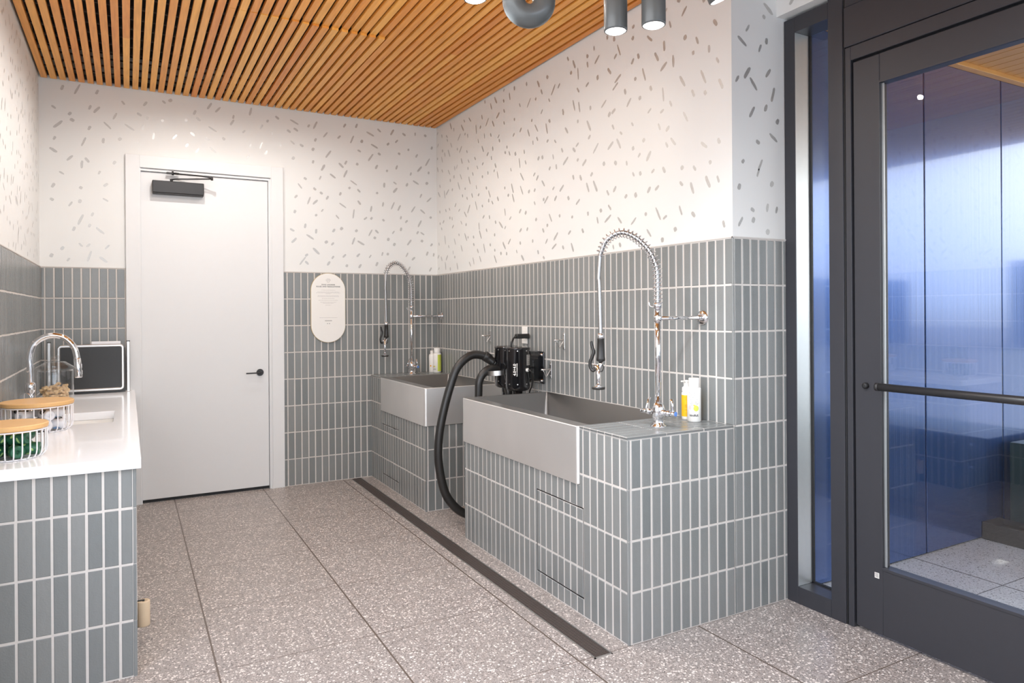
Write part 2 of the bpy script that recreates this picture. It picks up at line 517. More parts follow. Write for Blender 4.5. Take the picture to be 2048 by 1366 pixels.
def text_mesh(txt, size, align='CENTER', spacing=1.0, bold=0.0):
    cu = bpy.data.curves.new('t', 'FONT')
    cu.body = txt; cu.size = size; cu.align_x = align; cu.align_y = 'CENTER'
    cu.space_character = spacing; cu.offset = bold; cu.resolution_u = 3
    ob = bpy.data.objects.new('t', cu); col.objects.link(ob)
    dg = bpy.context.evaluated_depsgraph_get()
    me = bpy.data.meshes.new_from_object(ob.evaluated_get(dg))
    vs = [v.co.copy() for v in me.vertices]; fs = [tuple(p.vertices) for p in me.polygons]
    bpy.data.objects.remove(ob); bpy.data.curves.remove(cu); bpy.data.meshes.remove(me)
    return vs, fs

def catmull(pts, n=12):
    P = [Vector(p) for p in pts]; P = [P[0] * 2 - P[1]] + P + [P[-1] * 2 - P[-2]]
    out = []
    for i in range(1, len(P) - 2):
        for k in range(n):
            t = k / n
            a, b, c, d = P[i - 1], P[i], P[i + 1], P[i + 2]
            out.append(.5 * ((2 * b) + (c - a) * t + (2 * a - 5 * b + 4 * c - d) * t * t + (3 * b - a - 3 * c + d) * t ** 3))
    out.append(P[-2])
    return out

# ------------------------------------------------------------------ tiles
def tiles(mb, O, u, v, n, u0, u1, v0, v1, pu=0.0, pv=0.0, wu=PW, wv=PH, g=.0086, t=.008, grout=True, vtop=None):
    """tiles over [u0,u1]x[v0,v1] of the plane O + u*U + v*V, n outward; grid lines at pu+k*wu, pv+k*wv; face lies on the plane"""
    O = Vector(O); U = Vector(u); V = Vector(v); Nn = Vector(n)
    P = lambda a, b, d: O + U * a + V * b + Nn * d
    if grout:
        mb.quad(P(u0, v0, -.0022), P(u1, v0, -.0022), P(u1, v1, -.0022), P(u0, v1, -.0022), 1)
    k0 = math.floor((u0 - pu) / wu); k1 = math.ceil((u1 - pu) / wu)
    j0 = math.floor((v0 - pv) / wv); j1 = math.ceil((v1 - pv) / wv)
    for k in range(k0, k1):
        for j in range(j0, j1):
            a0 = max(u0 + .0008, pu + k * wu + g / 2); a1 = min(u1 - .0008, pu + (k + 1) * wu - g / 2)
            b0 = max(v0 + .0008, pv + j * wv + g / 2); b1 = min(v1 - .0008, pv + (j + 1) * wv - g / 2)
            if a1 - a0 < .003 or b1 - b0 < .003: continue
            w = .0009
            a0 += rnd.uniform(-w, w); a1 += rnd.uniform(-w, w); b0 += rnd.uniform(-w, w); b1 += rnd.uniform(-w, w)
            a0 = max(a0, u0); a1 = min(a1, u1); b0 = max(b0, v0); b1 = min(b1, v1)
            e = .0022
            tl = [rnd.uniform(-.0005, .0002) for _ in range(4)]
            vs = [P(a0, b0, -t), P(a1, b0, -t), P(a1, b1, -t), P(a0, b1, -t),
                  P(a0, b0, -e), P(a1, b0, -e), P(a1, b1, -e), P(a0, b1, -e),
                  P(a0 + e, b0 + e, tl[0]), P(a1 - e, b0 + e, tl[1]), P(a1 - e, b1 - e, tl[2]), P(a0 + e, b1 - e, tl[3])]
            fs = []
            for q in range(4):
                r = (q + 1) % 4
                fs.append((q, r, 4 + r, 4 + q)); fs.append((4 + q, 4 + r, 8 + r, 8 + q))
            fs.append((8, 9, 10, 11))
            mb.add(vs, fs, 0)
TG = [M['tile'], M['grout']]
X3, Y3, Z3 = (1, 0, 0), (0, 1, 0), (0, 0, 1)

# ------------------------------------------------------------------ silver brush marks on painted walls
def dashes(mb, O, u, v, n, W, H, seed, mat=1, holes=()):
    r = random.Random(seed)
    O = Vector(O); U = Vector(u); V = Vector(v); Nn = Vector(n)
    pts = []
    step = .101
    for i in range(int(W / step) + 1):
        for j in range(int(H / step) + 1):
            a = (i + .5 + r.uniform(-.38, .38) + (.5 if j % 2 else 0)) * step; b = (j + .5 + r.uniform(-.38, .38)) * step
            if r.random() < .08: continue
            kind = r.random()
            L, w = (r.uniform(.05, .08), r.uniform(.012, .019)) if kind < .30 else ((r.uniform(.027, .042), r.uniform(.012, .019)) if kind < .75 else (r.uniform(.020, .030), r.uniform(.017, .024)))
            ang = r.choice((R(62), R(68), R(55), R(-35), R(-42), R(50), R(75))) + r.uniform(-.2, .2)
            if a < L / 2 or a > W - L / 2 or b < L / 2 or b > H - L / 2: continue
            if any(h[0] - L < a < h[1] + L and h[2] - L < b < h[3] + L for h in holes): continue
            m = 14; ring = []
            for k in range(m):
                t = 2 * math.pi * k / m
                q = abs(math.cos(t)) ** .75 * (1 if math.cos(t) > 0 else -1) * L / 2
                s_ = abs(math.sin(t)) ** .7 * (1 if math.sin(t) > 0 else -1) * w / 2 * r.uniform(.82, 1.12)
                x = q * math.cos(ang) - s_ * math.sin(ang); y = q * math.sin(ang) + s_ * math.cos(ang)
                ring.append(O + U * (a + x) + V * (b + y) + Nn * .0004)
            mb.add(ring, [tuple(range(m))], mat)

# ================================================================== SETTING
def build_room():
    # floor
    f = MB(); f.box(XL - .15, XF + .1, -3.0, YB + .15, -.12, 0)
    struct(f.build('floor', M['floor']))
    # left wall
    w = MB(); w.box(XL - .15, XL - .006, 2.5, YB + .15, 0, 3.25, 0)
    w.box(XL - .15, XL - .006, -3.0, -.4, 0, 3.25); w.box(XL - .15, XL - .006, -.4, 2.5, 0, .7); w.box(XL - .15, XL - .006, -.4, 2.5, 2.78, 3.25)  # opening out of view, added to let the left fill in
    dashes(w, (XL - .006, 2.55, ZT + .01), Y3, Z3, X3, YB - 2.55, 1.24, 3)
    wl = struct(w.build('wall_left', [M['paint'], M['ink']]))
    t = MB(); tiles(t, (XL, 0, 0), Y3, Z3, X3, 2.52, YB, 0, ZT, .02)
    t.box(XL - .006, XL + .0005, 2.52, YB, ZT, ZT + .005, 1)
    t.build('wall_tile', TG, wl)
    # back wall with the door opening
    w = MB()
    y0, y1 = YB + .006, YB + .15
    w.box(XL - .006, .06, y0, y1, 0, 3.25); w.box(.96, XR + .006, y0, y1, 0, 3.25); w.box(.06, .96, y0, y1, 2.355, 3.25)
    dashes(w, (XL, y0, ZT + .01), X3, Z3, (0, -1, 0), XR - XL, 1.24, 5, holes=[(-.02 - XL, 1.06 - XL, -1, 2.46 - ZT)])
    wb = struct(w.build('wall_back', [M['paint'], M['ink']]))
    t = MB()
    tiles(t, (0, YB, 0), X3, Z3, (0, -1, 0), XL, -.012, 0, ZT, 1.749)
    tiles(t, (0, YB, 0), X3, Z3, (0, -1, 0), 1.048, XR, 0, ZT, 1.749)
    t.box(XL, -.012, YB - .0005, YB + .006, ZT, ZT + .005, 1); t.box(1.048, XR, YB - .0005, YB + .006, ZT, ZT + .005, 1)
    t.build('wall_tile', TG, wb)
    # right wall with the pier at its near end
    w = MB(); w.box(XR + .006, XF + .10, YS + .006, YB + .15, 0, 3.25)
    dashes(w, (XR + .006, YS + .01, ZT + .01), Y3, Z3, (-1, 0, 0), YB - YS, 1.24, 11)
    dashes(w, (XR + .006, YS + .006, ZT + .01), X3, Z3, (0, -1, 0), XF - XR - .03, 1.3, 12)
    wr = struct(w.build('wall_right', [M['paint'], M['ink']]))
    t = MB()
    tiles(t, (XR, 0, 0), Y3, Z3, (-1, 0, 0), YS, YB, 0, ZT, YS)
    t.box(XR - .0005, XR + .006, YS, YB, ZT, ZT + .005, 1)
    tiles(t, (0, YS, 0), X3, Z3, (0, -1, 0), XR + .0102, XF, 0, ZT, 1.749)
    tiles(t, (0, YS, 0), X3, Z3, (0, -1, 0), XR - .001, XR + .010, ZK, ZT, XR - .005, wu=.03, g=.001)
    t.box(XR - .0005, XF, YS - .0005, YS + .006, ZT, ZT + .006, 1)
    t.build('wall_tile', TG, wr)
    # header above the narrow window and the door, soffit of the bulkhead
    w = MB(); w.box(XF - .03, XF + .10, -3.0, YS + .006, 2.92, 3.25)
    w.box(XF - .045, XF + .10, 1.985, YS + .006, 2.668, 2.92)
    dashes(w, (XF - .045, 1.99, 2.67), Y3, Z3, (-1, 0, 0), .21, .25, 21)
    struct(w.build('wall_header', [M['paint'], M['ink']]))
    # rear wall with its big window, behind the camera
    w = MB()
    w.box(XL - .15, -.35, -3.1, -3.0, 0, 3.25); w.box(2.5, XF + .1, -3.1, -3.0, 0, 3.25)
    w.box(-.35, 2.5, -3.1, -3.0, 2.9, 3.25); w.box(-.35, 2.5, -3.1, -3.0, 0, .6)
    struct(w.build('wall_rear', M['paint']))
    f = MB()
    for x in (-.35, .6, 1.55, 2.44): f.box(x, x + .06, -3.09, -3.01, .6, 2.9)
    f.box(-.35, 2.5, -3.09, -3.01, .6, .66); f.box(-.35, 2.5, -3.09, -3.01, 2.84, 2.9)
    wn = struct(f.build('window_1', M['bronze']))
    # ceiling: dark void, battens, wood slats
    c = MB(); c.box(XL - .15, XF + .10, -3.0, YB + .15, 3.12, 3.25)
    ce = struct(c.build('ceiling', M['black']))
    c = MB()
    y = YB - .012
    c.box(XL, XR, YB - .018, YB, ZC + .02, ZC + .05)
    while y > -2.6:
        y -= .152
        c.box(XL, XR, y, y + .012, ZC + .030, ZC + .042)
    c.build('ceiling_batten', M['batten'], ce)
    c = MB()
    p = .0532; x = XL + .008
    while x < XR - .02:
        a, b = x, min(x + .0355, XR - .003)
        if .44 < x < 1.30:
            k = max(0.0, min(1.0, (x - .5) / .5)); d = .013 * k
            ys = rnd.uniform(1.0, 1.8)
            c.box(a, b, -2.98, ys - .0006, ZC, ZC + .022); c.box(a, b, ys, 3.84, ZC, ZC + .022)
            vs = [(a, 3.843, ZC - d), (b, 3.843, ZC - d), (b, YB - .002, ZC), (a, YB - .002, ZC)]
            vs += [(q[0], q[1], q[2] + .022) for q in vs]
            c.add(vs, [(3, 2, 1, 0), (4, 5, 6, 7), (0, 1, 5, 4), (1, 2, 6, 5), (2, 3, 7, 6), (3, 0, 4, 7)])
        else:
            ys = rnd.uniform(1.4, 4.6)
            c.box(a, b, -2.98, ys - .0006, ZC, ZC + .022); c.box(a, b, ys, YB - .002, ZC, ZC + .022)
        x += p
    c.build('ceiling_slat', M['slat'], ce)
    c = MB(); c.box(XR + .0, XF - .03, -2.98, YS, 2.93, 3.0)
    struct(c.build('ceiling_bulkhead', M['paint']))
build_room()

def build_back_door():
    t = bpy.data.objects.new('door_1', None); col.objects.link(t); t.location = (.51, YB, 0)
    struct(t)
    m = MB(); m.box(.082, .936, YB + .012, YB + .055, .022, 2.335, 0, .002)
    m.build('door_leaf', M['white_paint'], t)
    m = MB(); m.box(.082, .936, YB + .02, YB + .05, .002, .022)
    m.build('door_sweep', M['bronze2'], t)
    # casing and jambs with their steps
    m = MB()
    x0, x1, zt = -.011, 1.047, 2.446
    cw = .088
    m.box(x0, x0 + cw, YB - .016, YB + .006, 0, zt, 0, .002); m.box(x1 - cw, x1, YB - .016, YB + .006, 0, zt, 0, .002)
    m.box(x0 + cw - .001, x1 - cw + .001, YB - .016, YB + .006, zt - cw, zt, 0, .002)
    a0, a1 = x0 + cw, x1 - cw
    m.box(a0 - .03, a0 + .006, YB - .010, YB + .0055, 0, 2.358); m.box(a1 - .006, a1 + .03, YB - .010, YB + .0055, 0, 2.358)
    m.build('door_casing', M['white_paint'], t)
    m = MB()
    m.box(.0615, .0785, YB - .003, YB + .09, 0, 2.353); m.box(.9395, .9585, YB - .003, YB + .09, 0, 2.353)
    m.box(.0785, .9395, YB - .003, YB + .09, 2.339, 2.354)
    m.build('door_frame', M['white_paint'], t)
    # lever handle
    m = MB(); m.lathe([(.024, 0), (.026, .002), (.026, .007), (.024, .009)], (.873, YB + .013, .886), (0, -1, 0), 28)
    m.cyl((.873, YB + .006, .886), (.873, YB - .038, .886), .010, .008)
    pts = catmull([(.880, YB - .036, .8865), (.87, YB - .040, .8865), (.85, YB - .041, .886), (.80, YB - .040, .8855), (.768, YB - .038, .885)], 6)
    m.tube(pts, .0052, 12)
    m.build('door_handle', M['blackmetal'], t)
    # closer
    m = MB(); m.box(.154, .487, YB - .048, YB + .011, 2.186, 2.272, 0, .004)
    m.box(.156, .485, YB - .043, YB + .010, 2.179, 2.187, 0, .002)
    cl = m.build('door_closer', M['blackmetal'], t)
    m = MB()
    m.cyl((.276, YB - .02, 2.270), (.276, YB - .02, 2.290), .009)
    m.tube([(.276, YB - .022, 2.287), (.30, YB - .03, 2.291), (.535, YB - .10, 2.300)], .0052, 8)
    m.cyl((.535, YB - .10, 2.290), (.535, YB - .10, 2.312), .008)
    m.tube([(.535, YB - .10, 2.307), (.47, YB - .08, 2.318), (.285, YB - .03, 2.331)], .0048, 8)
    m.box(.245, .325, YB - .034, YB - .012, 2.326, 2.338, 0, .002)
    m.cyl((.285, YB - .028, 2.318), (.285, YB - .028, 2.345), .007)
    m.build('closer_arm', M['blackmetal'], cl)
build_back_door()

def build_entrance():
    X0, X1 = XF, XF + .11
    # narrow side window
    m = MB()
    m.box(X0, X1, YS - .054, YS + .004, 0, 2.655, 0, .002)
    m.box(X0, X1, 1.915, 1.985, 0, 3.1, 0, .002)
    m.box(X0, X1, 1.985, YS - .054, 0, .078, 0, .001); m.box(X0, X1, 1.985, YS - .054, 2.586, 2.655, 0, .001)
    m.box(X0 + .006, X0 + .10, 1.908, 1.915, 0, 3.1, 1)
    m.box(X0 + .094, X0 + .108, YS - .062, YS - .054, .078, 2.586, 1); m.box(X0 + .094, X0 + .108, 1.985, 1.990, .078, 2.586, 1)
    m.box(X0 + .094, X0 + .108, 1.985, YS - .054, .078, .084, 1)
    wn = struct(m.build('window_2', [M['bronze'], M['bronze2']]))
    r = MB(); r.box(X0 + .003, X0 + .093, YS - .0555, YS - .0535, .079, 2.585)
    r.build('window_reveal', M['reveal'], wn)
    g = MB(); g.box(X0 + .098, X0 + .104, 1.986, YS - .056, .08, 2.584)
    g.build('window_pane', M['glass'], wn)
    # door
    t = bpy.data.objects.new('door_2', None); col.objects.link(t); t.location = (X0, 1.3, 0); struct(t)
    m = MB()
    m.box(X0 + .004, X1, 1.880, 1.906, 0, 2.43, 0, .002)
    m.box(X0 + .004, X1, .62, .66, 0, 2.43, 0, .002)
    m.box(X0 + .004, X1, .66, 1.880, 2.372, 2.43, 0, .002)
    m.box(X0 - .002, X1, .62, 1.907, 2.432, 2.60, 0, .003); m.box(X0 + .003, X1, .62, 1.907, 2.60, 2.92, 0, .003)
    m.box(X0 + .03, X1, .66, 1.880, 2.366, 2.372, 1)
    m.box(X0 + .03, X1, 1.876, 1.880, 0, 2.37, 1)
    m.build('door_frame', [M['bronze'], M['bronze2']], t)
    xl0, xl1 = X0 + .012, X0 + .062
    m = MB()
    m.box(xl0, xl1, 1.757, 1.875, .012, 2.364, 0, .003)
    m.box(xl0, xl1, .665, .785, .012, 2.364, 0, .003)
    m.box(xl0 + .0005, xl1, .785, 1.757, .012, .285, 0, .002); m.box(xl0 + .0005, xl1, .785, 1.757, 2.245, 2.364, 0, .002)
    # glazing beads
    m.box(xl0 - .003, xl0 + .006, 1.757, 1.766, .28, 2.25); m.box(xl0 - .003, xl0 + .006, .785, 1.757, .276, .286); m.box(xl0 - .003, xl0 + .006, .785, 1.757, 2.245, 2.254)
    lf = m.build('door_leaf', M['bronze'], t)
    m = MB(); m.box(xl0 + .018, xl0 + .026, .78, 1.762, .28, 2.25)
    m.build('door_pane', M['glass'], lf)
    m = MB(); m.box(xl0 + .014, xl0 + .0175, 1.748, 1.7565, .287, 2.244)
    m.build('pane_gasket', M['reveal'], lf)
    # push bar
    m = MB()
    m.tube([(X0 - .03, 1.740, 1.020), (X0 - .03, .80, 1.020)], .0155, 18)
    m.cyl((X0 - .03, 1.752, 1.02), (X0 - .03, 1.738, 1.02), .0165, n=18)
    m.cyl((X0 - .03, .84, 1.02), (xl0 + .018, .84, 1.02), .010); m.cyl((X0 - .03, 1.70, 1.02), (xl0 + .018, 1.70, 1.02), .009)
    m.build('door_bar', M['blackmetal'], t)
    m = MB(); m.lathe([(.0125, 0), (.0125, .012), (.010, .016), (.004, .017)], (xl0 + .001, 1.823, 1.016), (-1, 0, 0), 20)
    m.build('lock_button', M['bronze2'], lf)
    # small white maker's mark with diagonal stripes
    m = MB(); m.box(xl0 - .0012, xl0 + .0005, 1.772, 1.791, .237, .259, 0)
    for k in range(4):
        z = .240 + k * .0045
        m.quad((xl0 - .0016, 1.789, z + .003), (xl0 - .0016, 1.774, z), (xl0 - .0016, 1.774, z + .0018), (xl0 - .0016, 1.789, z + .0048), 1)
    m.build('door_sticker', [M['white_plastic'], M['print_dark']], lf)
    # glazing towards the camera and past it
    m = MB()
    for y in (.52, -.75, -2.0, -2.95): m.box(X0, X1, y, y + .07 + (.03 if y == .52 else 0), 0, 2.92)
    m.box(X0, X1, -2.95, .55, 0, .12); m.box(X0, X1, -2.95, .55, 2.80, 2.92)
    m.build('window_3', M['bronze']); struct(bpy.data.objects['window_3'])
build_entrance()

# ================================================================== TUBS
def tub(name, y0, y1, side_near, label, deck0, deck1, sk0, sk1, panel, panel_lab):
    """tiled base; deck y range tiled on top; sink cut out between sk0 and sk1"""
    t = thing(name, label, 'tub base', ((XT + XR) / 2, (y0 + y1) / 2, 0))
    zs = .570                     # underside of the apron
    ZD = ZK - .012
    m = MB()
    tb = .009
    # masonry core
    m.box(XT + tb, XR - .002, y0 + tb, y1 - .002, 0, zs - .004, 1)
    d0, d1 = (deck0, deck1)
    m.box(XT + tb, XR - .002, max(d0, y0 + tb), d1 - .002, zs - .004, ZD - .009, 1)
    # front tiles around the access panel and below the sink
    py0, py1, pz0, pz1 = panel
    fr = ((XT, 0, 0), Y3, Z3, (-1, 0, 0))
    ph = YS
    a0, a1 = y0 + .001, y1 - .001
    if side_near == 'deck':
        tiles(m, *fr, a0, py0, 0, ZD - .003, ph); tiles(m, *fr, py0, d1, pz1, ZD - .003, ph)
        tiles(m, *fr, d1, py1, pz1, zs - .002, ph); tiles(m, *fr, py1, a1, 0, zs - .002, ph)
    else:
        tiles(m, *fr, a0, py0, 0, zs - .002, ph); tiles(m, *fr, py1, d0, 0, zs - .002, ph)
        tiles(m, *fr, py0, py1, pz1, zs - .002, ph); tiles(m, *fr, d0, a1, 0, ZD - .003, ph)
    tiles(m, *fr, py0, py1, 0, pz0, ph)
    m.quad((XT + .0045, py0, pz0), (XT + .0045, py1, pz0), (XT + .0045, py1, pz1), (XT + .0045, py0, pz1), 2)
    # near side
    sd = ((0, y0, 0), X3, Z3, (0, -1, 0))
    top = ZD - .003 if side_near == 'deck' else zs - .002
    tiles(m, *sd, XT + .0137, XR, 0, top, 1.749)
    tiles(m, *sd, XT + .0005, XT + .0135, 0, top, XT - .01, wu=.03, g=.001, grout=True)
    if side_near == 'deck':
        pass
    else:
        sd2 = ((0, y1, 0), X3, Z3, (0, 1, 0))
    m.build('tiled_base', [M['tile'], M['grout'], M['bronze2']], t)
    # deck
    m = MB()
    tiles(m, (0, 0, ZK), Y3, X3, (0, 0, 1), d0, d1, XT - .004, XR, ph, XT + .205, g=.006, t=.012)
    m.box(XT + .004, XR - .002, d0 + .004, d1 - .001, ZK - .018, ZK - .0025, 1)
    m.build('tiled_deck', TG, t)
    # access panel
    m = MB()
    gp = .0065
    tiles(m, *fr, py0 + gp, py1 - gp, pz0 + gp, pz1 - gp, ph)
    m.box(XT + .0025, XT + .0044, py0 + gp, py1 - gp, pz0 + gp, pz1 - gp, 1)
    m.build('access_panel', TG, t)
    return t

def sink(name, y0, y1, label, drain_y):
    t = thing(name, label, 'sink', ((XT + XR) / 2, (y0 + y1) / 2, .572))
    xo0, xo1 = XT - .008, XR - .001
    z0, z1 = .572, .826
    r = .018
    def ring(x0, x1, ya, yb, rr, z, n=6):
        out = []
        for cx, cy, a0 in ((x1 - rr, yb - rr, 0), (x0 + rr, yb - rr, 90), (x0 + rr, ya + rr, 180), (x1 - rr, ya + rr, 270)):
            for k in range(n + 1):
                a = R(a0 + 90 * k / n)
                out.append((cx + rr * math.cos(a), cy + rr * math.sin(a), z))
        return out
    def loft(mb, rings, mat=0, smooth=True):
        n = len(rings[0]); vs = [p for q in rings for p in q]; fs = []
        for k in range(len(rings) - 1):
            for i in range(n):
                j = (i + 1) % n
                fs.append((k * n + i, k * n + j, (k + 1) * n + j, (k + 1) * n + i))
        mb.add(vs, fs, mat, smooth)
    ix0, ix1, iy0, iy1 = XT + .062, XR - .012, y0 + .012, y1 - .014
    m = MB()
    A = lambda dz, ins=0: ring(xo0 + ins, xo1 - ins, y0 + ins, y1 - ins, r, dz)
    loft(m, [A(z0), A(z1 - .004)], 0, True)
    loft(m, [A(z1 - .004), A(z1 - .001, .0015), A(z1, .004)], 0, True)
    # rim: outer ring to inner ring
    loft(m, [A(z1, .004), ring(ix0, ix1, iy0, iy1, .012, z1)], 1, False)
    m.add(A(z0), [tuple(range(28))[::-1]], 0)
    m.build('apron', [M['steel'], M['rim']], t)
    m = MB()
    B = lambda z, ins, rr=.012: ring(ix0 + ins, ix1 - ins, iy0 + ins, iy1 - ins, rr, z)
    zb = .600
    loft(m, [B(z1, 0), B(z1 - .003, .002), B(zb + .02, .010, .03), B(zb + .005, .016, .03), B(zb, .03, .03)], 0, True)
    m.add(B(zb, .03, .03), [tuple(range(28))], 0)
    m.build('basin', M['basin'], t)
    m = MB(); m.lathe([(.045, 0), (.045, .003), (.032, .002), (.030, -.004), (0, -.004)], (XR - .26, drain_y, zb + .001), n=28)
    m.build('drain_strainer', M['chrome'], t)
    return t

tub('tiled_tub_base', YS, 3.745, 'deck', 'near grey tiled wash tub base beside the glass door, with a large access panel', YS, 2.548, 2.548, 3.755, (2.520, 2.920, .075, .473), '')
sink('apron_front_sink', 2.548, 3.757, 'larger stainless apron sink in the near tiled tub, nearest the glass door', 3.2)
tub('tiled_tub_base', 4.362, YB, 'sink', 'far grey tiled wash tub base in the back corner, beside the white door wall', 5.29, YB, 4.36, 5.288, (4.893, 5.272, .080, .470), '')
sink('apron_front_sink', 4.352, 5.288, 'smaller stainless apron sink in the back corner tub, black hose hanging before it', 4.8)

# ================================================================== FLOOR DRAIN
def floor_drain():
    t = thing('trench_drain', 'long narrow dark trench drain let into the floor beside both tubs', 'drain', (1.6, 3.85, 0))
    x0, x1, y0, y1 = 1.556, 1.640, 2.193, YB - .012
    m = MB()
    m.box(x0, x0 + .006, y0, y1, 0, .0035); m.box(x1 - .006, x1, y0, y1, 0, .0035)
    m.box(x0, x1, y0, y0 + .006, 0, .0035)
    m.build('drain_frame', M['satin'], t)
    m = MB(); m.box(x0 + .006, x1 - .006, y0 + .006, y1, 0, .0012, 1)
    y = y0 + .008
    n = 0
    while y < y1 - .004:
        m.box(x0 + .008, x1 - .008, y, y + .0045, .0012, .0028, 0); y += .0105
    for k in range(1, 5):
        x = x0 + .006 + k * .0144
        m.box(x - .001, x + .001, y0 + .006, y1, .0012, .0026, 0)
    m.build('drain_grate', [simple('drain_bronze', S(104, 92, 86), .45, metal=.5), simple('drain_dark', S(62, 54, 51), .7)], t)
floor_drain()

# ================================================================== PRE-RINSE FAUCETS
def prerinse(label, x, y, d, reach, zarch, zspring, drop, head_z, bracket_z, base_r=.024):
    """d: unit direction of the arch in plan"""
    D = Vector((d[0], d[1], 0)); C0 = Vector((x, y, 0))
    side = Vector((-d[1], d[0], 0))
    t = thing('pre_rinse_faucet', label, 'faucet', (x, y, ZK))
    P = lambda a, z, b=0: C0 + D * a + side * b + Vector((0, 0, z))
    m = MB()
    m.lathe([(.034, 0), (.034, .004), (base_r - .001, .010), (base_r - .002, .035), (base_r + .003, .042), (base_r + .003, .080), (.022, .094), (.017, .104)], (x, y, ZK), n=28)
    # two valve arms along the wall
    for s in (-1, 1):
        a = Vector((x, y, ZK + .062)); b = a + Vector((s * .010, s * -.040, 0))
        q = a + Vector((s * .015, s * -.058, 0))
        m.cyl(a, b, .017, .014); m.cyl(b, q, .015, .013)
    m.build('valve_body', M['chrome'], t)
    for s in (-1, 1):
        q = Vector((x, y, ZK + .062)) + Vector((s * .0165, s * -.064, 0))
        h = MB(); h.cyl(q - Vector((s * .003, -s * .012, 0)), q + Vector((s * .005, -s * .020, 0)), .010)
        if s > 0: h.tube([q + Vector((.006, -.006, 0)), q + Vector((.004, -.004, .03)), q + Vector((0, 0, .062))], [.006, .0045, .0075], 10)
        else: h.tube([q, q + Vector((.012, .004, .028)), q + Vector((.030, .010, .056))], [.006, .0045, .0075], 10)
        ho = h.build('faucet_handle', M['chrome'], t)
        b = MB(); e = q + Vector((s * .005, -s * .020, 0))
        b.cyl(e, e + Vector((s * .0008, -s * .003, 0)), .0098)
        b.build('handle_cap', M['blue_button'] if s > 0 else M['chrome'], ho)
    # riser
    m = MB(); m.cyl((x, y, ZK + .10), (x, y, zspring), .0120, n=16)
    m.lathe([(.012, 0), (.018, .004), (.018, .024), (.014, .028)], (x, y, zspring - .012), n=20)
    m.build('riser_pipe', M['chrome'], t)
    # wall bracket
    m = MB(); wx = XR
    m.lathe([(.016, -.015), (.018, -.010), (.018, .010), (.016, .015)], (x, y, bracket_z), n=16)
    yb = y + .045
    m.cyl((x, y, bracket_z), (x - .014, y - .002, bracket_z), .0095, n=14)
    m.tube([(x, y, bracket_z), (wx - .004, yb, bracket_z)], .0085, 12)
    m.cyl((wx - .035, yb - .006, bracket_z), (wx - .006, yb, bracket_z), .0125, .015)
    m.lathe([(.034, 0), (.034, .003), (.026, .008), (.013, .013)], (wx - .001, yb, bracket_z), (-1, 0, 0), 28)
    m.build('wall_bracket', M['chrome'], t)
    # finger hook
    m = MB(); m.tube(catmull([P(0, bracket_z + .052), P(.022, bracket_z + .050), P(.034, bracket_z + .056), P(.038, bracket_z + .072)], 5), .003, 8)
    m.build('finger_hook', M['chrome'], t)
    # hose path
    zs = zspring + .01
    arch = [P(0, zs), P(0, zs + (zarch - zs) * .35), P(reach * .03, zs + (zarch - zs) * .55), P(reach * .15, zs + (zarch - zs) * .75), P(reach * .38, zarch - .022), P(reach * .62, zarch), P(reach * .86, zarch - .03), P(reach * .98, zarch - .095)]
    path = catmull(arch, 26)
    down = catmull([arch[-1], P(reach * 1.01, zarch - .2), P(reach * 1.0, (zarch + drop) / 2), P(reach * .98, drop)], 30)
    full = path + down[1:]
    m = MB(); m.tube(full, .0096, 12, rib=lambda i: 1.06 if i % 2 else .94)
    m.build('steel_hose', M['hose_steel'], t)
    # coil spring
    L = [0]
    for i in range(1, len(path)): L.append(L[-1] + (path[i] - path[i - 1]).length)
    turns = 30; N = turns * 14; pts = []
    j = 0
    for i in range(N + 1):
        s_ = L[-1] * i / N
        while j < len(L) - 2 and L[j + 1] < s_: j += 1
        f = (s_ - L[j]) / max(1e-9, L[j + 1] - L[j])
        c = path[j].lerp(path[j + 1], min(1, f)); T = (path[j + 1] - path[j]).normalized()
        n1 = side; n2 = T.cross(n1).normalized()
        a = 2 * math.pi * turns * i / N
        pts.append(c + (n1 * math.cos(a) + n2 * math.sin(a)) * .0205)
    m = MB(); m.tube(pts, .0022, 6)
    m.build('coil_spring', M['chrome'], t)
    # spray valve
    a = reach * .98
    m = MB(); m.lathe([(.0115, 0), (.0150, -.004), (.0150, -.022), (.012, -.028)], P(a, drop + .006), n=18)
    m.tube([P(a, drop - .12), P(a + .002, drop - .145), P(a + .012, drop - .150)], .009, 12)
    m.tube([P(a + .012, drop - .135), P(a + .012, drop - .20), P(a + .012, head_z + .014)], [.012, .0085, .008], 14)
    m.tube([P(a + .012, drop - .147), P(a + .032, drop - .143)], .0085, 12)
    m.lathe([(.010, .016), (.018, .008), (.026, .006)], P(a + .012, head_z), n=24)
    m.build('spray_valve', M['chrome'], t)
    m = MB(); m.lathe([(.022, .006), (.030, .005), (.030, -.003), (.026, -.006), (0, -.006)], P(a + .012, head_z), n=28)
    m.build('spray_face', M['rubber'], t)
    m = MB(); m.lathe([(.0150, -.022), (.0165, -.026), (.0150, -.03), (.0180, -.105), (.0200, -.112), (.0200, -.122), (.014, -.126)], P(a, drop + .006), n=20)
    m.build('rubber_grip', M['rubber'], t)
    m = MB()
    lv = catmull([P(a + .045, drop - .030), P(a + .040, drop - .055), P(a + .033, drop - .078), P(a + .040, drop - .100), P(a + .050, drop - .125), P(a + .048, drop - .150), P(a + .036, drop - .163), P(a + .028, drop - .155)], 6)
    m.tube(lv, [.0058 + .0022 * math.sin(min(1, i / len(lv)) * 3.1) for i in range(len(lv))], 10)
    m.build('squeeze_lever', M['rubber'], t)
    m = MB(); m.tube(catmull([P(a + .0, drop - .125), P(a - .012, drop - .145), P(a - .004, drop - .165), P(a + .008, drop - .158), P(a + .012, drop - .135)], 6), .0028, 8)
    m.build('hold_ring', M['rubber'], t)
    return t
